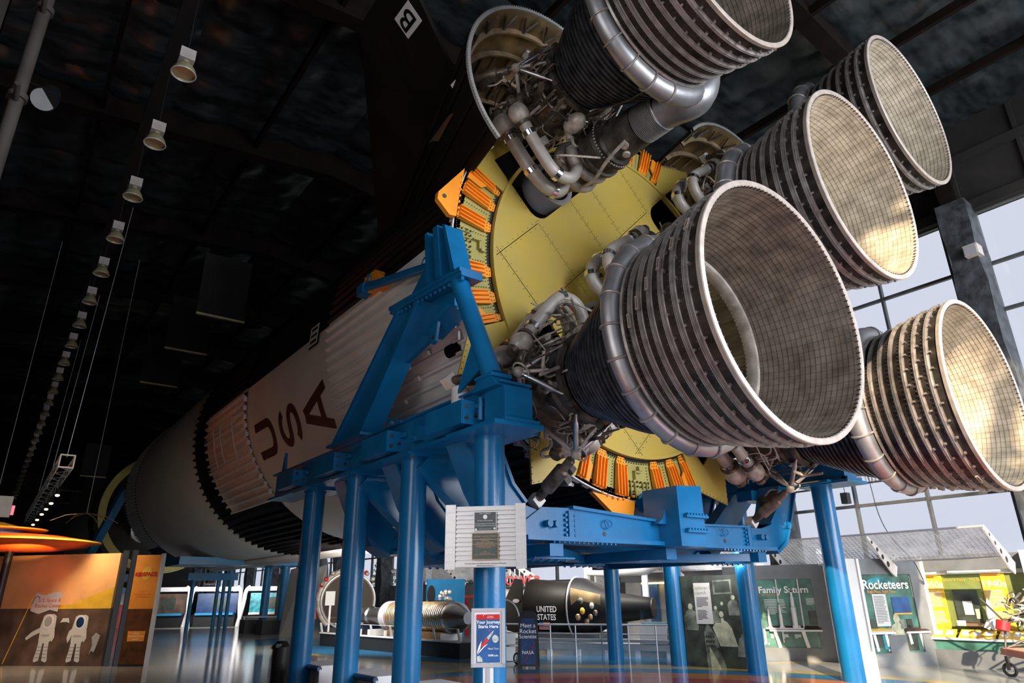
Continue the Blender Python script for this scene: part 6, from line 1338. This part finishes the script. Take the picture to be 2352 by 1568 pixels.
# saucer resting above the mural
t = thing('flying_saucer', 'big orange disc with a glowing rim over the mural', 'saucer', (.55, 28.4, 3.5))
g = G()
def disc(cx, cy, prof, n=64): g_ = G(); g_.tube([(cx, cy, z) for z, r in prof], [r for z, r in prof], n); return g_
obj('lower_hull', disc(.55, 28.4, [(3.50, .4), (3.54, 1.4), (3.66, 2.15), (3.78, 2.42)]), SAUCO, t); obj('upper_hull', disc(.55, 28.4, [(3.78, 2.42), (3.84, 2.38), (3.98, 1.5), (4.05, .5)]), SAUCO, t); obj('rim_trim', disc(.75, 28.2, [(3.76, 2.36), (3.80, 2.36)]), SAUCY, t)
obj('blue_collar', disc(.1, 28.5, [(4.0, .75), (4.16, .75)]), PBLUE, t); obj('yellow_cap', disc(.1, 28.5, [(4.16, 1.35), (4.20, 1.4), (4.26, .7), (4.42, .1)]), SAUCY, t)
obj('support_pole', G().cyl((.55, 28.6, 0), (.55, 28.6, 3.5), .12, 12), DARK, t)
o = lamp('saucer_uplight', 'SPOT', (.9, 26.6, 2.9), 160, (1, .62, .25), (-.1, .6, .8), spot_size=rad(95)); lamp('mural_washer', 'AREA', (1.6, 25.2, 4.6), 240, (1, .78, .52), (-.35, .75, -.75), shape='RECTANGLE', size=3, size_y=.5)
# high-bay lamps: 28 in a row
obj('trim_41', G().bb((1.1, -9, 16.2), (1.5, 109, 16.3)), SHADE_RAIL, kind='structure')
def bay_lamp(loc, lab):
    x, y, z = loc; t = thing('high_bay_lamp', lab, 'ceiling lamp', loc, 'row of high-bay lamps')
    obj('ballast_box', G().box((x, y, z+.50), (.34, .30, .30)), LAMPG, t, smooth=False)
    obj('reflector', G().tube([(x, y, z-.02), (x, y, z+.10), (x, y, z+.24), (x, y, z+.32)], [.27, .25, .17, .07], 24, caps=False), LAMPR, t); obj('neck', G().cyl((x, y, z+.3), (x, y, z+.38), .07, 12), LAMPG, t)
    obj('reflector_rim', G().tube([(x+.27*cos(u), y+.27*sin(u), z-.02) for u in [2*pi*i/24 for i in range(24)]], .02, 6, closed=True), LAMPG, t); obj('glass', G().cyl((x, y, z+.03), (x, y, z+.04), .25, 24), LAMPR, t)
    obj('hook', G().cyl((x, y, z+.65), (x, y, 16.2), .012, 5), DARK, t); return t
ords = ['nearest hanging high-bay lamp, largest in the row', 'second nearest high-bay lamp in the row', 'third nearest high-bay lamp in the row', 'fourth nearest high-bay lamp in the row', 'fifth nearest high-bay lamp in the row', 'sixth nearest high-bay lamp in the row', 'seventh nearest high-bay lamp in the row', 'eighth nearest high-bay lamp in the row']
ords += [w_+' nearest high-bay lamp in the receding row' for w_ in 'ninth tenth eleventh twelfth thirteenth fourteenth fifteenth sixteenth seventeenth eighteenth nineteenth twentieth'.split()]
L0 = bay_lamp((1.40, 14.77, 13.75), ords[0])
for k in range(1, 28):
    c = clone(L0); c.location = (1.40-.03*k if k < 9 else 1.14, 14.77+3.3*k, 13.75); c['label'] = ords[k] if k < 20 else 'tiny high-bay lamp far down the row, one of the dwindling dots'
t = thing('wall_spotlight', 'black spotlight head near the pipe at upper left', 'lamp', (-1.1, 17.9, 13.6)); obj('head', G().tube([(-1.1, 17.9, 14.1), (-1.15, 17.6, 13.7), (-1.2, 17.5, 13.55)], [.2, .28, .30], 18), DARK, t); obj('lens', G().tube([(-1.2, 17.49, 13.55), (-1.201, 17.47, 13.53)], [.27, .27], 18), BGREYL, t); obj('arm', G().bar((-1.1, 17.9, 14.1), (-1.9, 18.2, 14.4), .06, .06), DARK, t)
t = thing('drain_pipe', 'vertical grey pipe with collars at the upper left corner', 'pipe', (-1.35, 13.94, 0)); obj('pipe', G().cyl((-1.35, 13.94, 0), (-1.35, 13.94, 16.9), .12, 20), WALLG, t)
for z in (5, 8, 11.0, 13.2): obj('collar', G().cyl((-1.35, 13.94, z), (-1.35, 13.94, z+.12), .17, 20), WALLG, t)
for z in (10.9, 13.1): obj('branch', G().cyl((-1.35, 13.94, z), (-1.35, 13.4, z+.1), .05, 10), WALLG, t)
# hung acoustic panels in the dark (rows of pale lower edges)
r_ = random.Random(21); n_p = 0
pan = thing('acoustic_panel', 'dark hung acoustic panel with a faint pale lower edge', 'panel', (-4, 24, 12), 'hung acoustic panels in the dark')
obj('sheet', G().bb((-4.9, 23.97, 12), (-3.1, 24.03, 14.6)), BARK, pan, smooth=False); obj('lower_edge', G().bb((-4.9, 23.94, 11.95), (-3.1, 24.06, 12.02)), LAMPR, pan, smooth=False)
obj('cord', G().cyl((-4.9, 24, 14.6), (-4.9, 24, 19), .008, 4), DARK, pan)
for k in range(13):
    c = clone(pan); c.location = (r_.choice((-6.5, -4, 3.4, 5.4)), 20+6.1*k, r_.uniform(11.0, 13.0))
# hanging box truss with small spots
t = thing('box_truss', 'white box truss hung above the mural, running away into the dark', 'truss', (1.65, 30, 6.75))
xs, zs = (1.42, 1.88), (6.62, 7.08)
for x in xs:
    for z in zs: obj('chord', G().cyl((x, 30, z), (x, 54, z), .03, 6), WHITE, t)
for x in xs: obj('end_bar', G().cyl((x, 30, zs[0]), (x, 30, zs[1]), .03, 6), WHITE, t)
for z in zs: obj('end_bar', G().cyl((xs[0], 30, z), (xs[1], 30, z), .03, 6), WHITE, t)
for k in range(30):
    y = 30+.8*k; s = k % 2
    for x in xs: obj('lacing', G().cyl((x, y, zs[s]), (x, y+.8, zs[1-s]), .014, 5), SILV, t)
    obj('lacing', G().cyl((xs[s], y, zs[0]), (xs[1-s], y+.8, zs[0]), .014, 5), SILV, t)
for y in (30.6, 40, 50): obj('sling', G().cyl((1.65, y, 7.1), (2.0, y-.4, ceil_z(2)-.3), .012, 5), SILV, t)
sp = thing('truss_spot', 'tiny warm spot lamp clamped below the white truss', 'lamp', (1.75, 33, 6.1), 'spot lamps on the truss'); obj('can', G().cyl((1.75, 33, 5.95), (1.75, 33.1, 6.2), .09, 12), DARK, sp); obj('lamp_face', G().cyl((1.75, 32.99, 5.93), (1.75, 33, 5.95), .08, 12), WARM, sp); obj('clamp', G().cyl((1.75, 33.05, 6.2), (1.75, 33.05, 6.64), .02, 6), DARK, sp)
for k, (dy, dz) in enumerate(((3, -.1), (5.5, -.35), (8, -.5), (11, -.6), (14, -1.1), (17, -1.4), (19, -1.6))): c = clone(sp); c.location = (1.75-.02*k, 33+dy, 6.1)
t = thing('antenna_star', 'thin bronze star of rods hung above the saucer', 'hanging model', (3.0, 33, 5.2))
for k in range(6): a_ = k*pi/3; obj('rod', G().tube([(2.9, 33, 5.3), (2.9+.7*cos(a_), 33+.7*sin(a_), 5.2), (2.9+1.2*cos(a_), 33+1.2*sin(a_), 4.95)], .015, 5), BRONZE, t)
obj('cord', G().cyl((2.9, 33, 5.3), (2.9, 33, 17), .01, 4), SILV, t)
t = thing('hanging_sign', 'pale hanging board with a pink end above the saucer at the left edge', 'sign', (.2, 33, 5.0)); obj('board', G().bb((-.9, 33, 5.0), (.35, 33.1, 5.8)), BGREYL, t, smooth=False); obj('pink_lamp', G().bb((.36, 33, 5.1), (.46, 33.1, 5.45)), mat('pink_lamp', (1, .15, .25), .5, emit=1.2), t, smooth=False); obj('cord', G().cyl((-.2, 33.05, 5.8), (-.2, 33.05, 17), .01, 4), SILV, t)
# far exhibits under the first stage
def round_booth(x, y, lab, m1, m2):
    f = F((x-1.5, y+.9), (x+1.5, y-.9)); w = f.w; t = thing('round_booth', lab, 'exhibit', tuple(f.p(w/2, 0)), 'far white framed booths')
    f.box('back_graphic', .3, w-.3, .9, 2.3, -.5, -.4, m1, t); f.box('lower_case', .3, w-.3, 0, .8, -.5, -.1, DARK, t); f.box('desk', .4, w-.4, .8, .95, -.4, .1, m2, t)
    for x0 in (.0, w): obj('hoop_leg', G().tube(smoothpath([f.p(x0+(-.25 if x0 == 0 else .25), 0, .3), f.p(x0, 1.6, .1), f.p(x0, 2.5, 0), f.p(x0+(.3 if x0 == 0 else -.3), 2.75, -.1)], 2), .14, 10), WHITE, t)
    f.box('top_rail', .2, w-.2, 2.45, 2.75, -.4, .0, WHITE, t); f.box('dark_card', w*.4, w*.7, 1.2, 2.0, -.38, -.36, PSEPD, t); return f, t
round_booth(11.0, 57.2, 'leftmost far white framed booth with a round emblem', PBRN, BLUE2); f, t = round_booth(14.2, 55.6, 'middle far booth with a dark teal screen', PNAVY, BLUE2); round_booth(17.4, 53.4, 'right far booth glowing turquoise', PTEAL, OFFW)
f.txt("Saturn's Brain", .28, 1.5, 2.95, .0, TEXTD, t)
t = thing('red_stand', 'red exhibit counter far left under the rocket', 'exhibit', (9.2, 60, 0)); obj('counter', G().bb((7.6, 60, 0), (9.6, 60.6, 1.6)), REDP, t, smooth=False); obj('panel', G().bb((7.6, 60.2, 1.6), (9.6, 60.4, 2.5)), OFFW, t, smooth=False); obj('shelf', G().bb((7.5, 59.8, 1.6), (9.7, 60, 1.68)), WHITE, t, smooth=False)
t = thing('white_barrier', 'white barrier table beside the far pair of columns', 'barrier', (15, 42.4, 0)); obj('top', G().bar((13.0, 44.0, .9), (16.2, 40.6, .9), .5, .08), WHITE, t, smooth=False)
for p in ((13.0, 44.0), (14.6, 42.3), (16.2, 40.6)): obj('leg', G().bb((p[0]-.04, p[1]-.04, 0), (p[0]+.04, p[1]+.04, .9)), WHITE, t, smooth=False)
t = thing('instrument_ring', 'grey instrument ring with boxes standing far off by the bright windows', 'spacecraft', (19.5, 50, 0))
obj('ring', G().tube([(19.2+.6*cos(u), 50-.8*cos(u), 3.0+2.4*sin(u)) for u in [2*pi*i/40 for i in range(40)]], .35, 10, closed=True), BGREY, t)
for z in (1.6, 2.6, 3.7): obj('box', G().bb((18.3, 49.6, z), (19.0, 50.1, z+.6)), OFFW, t, smooth=False)
t = thing('dark_lander', 'dark angular lander leg and hull behind the far pair of columns', 'spacecraft', (15.5, 41, 0)); obj('hull', G().bb((15.6, 45, .9), (17.4, 46.5, 3.4)), BGREY, t, smooth=False); obj('hull_face', G().bb((15.5, 44.8, 1.6), (16.6, 45, 2.3)), DARK, t, smooth=False); obj('leg', G().bar((15.8, 44.9, 1.2), (15.2, 44.2, 0), .12, .12), DARK, t)
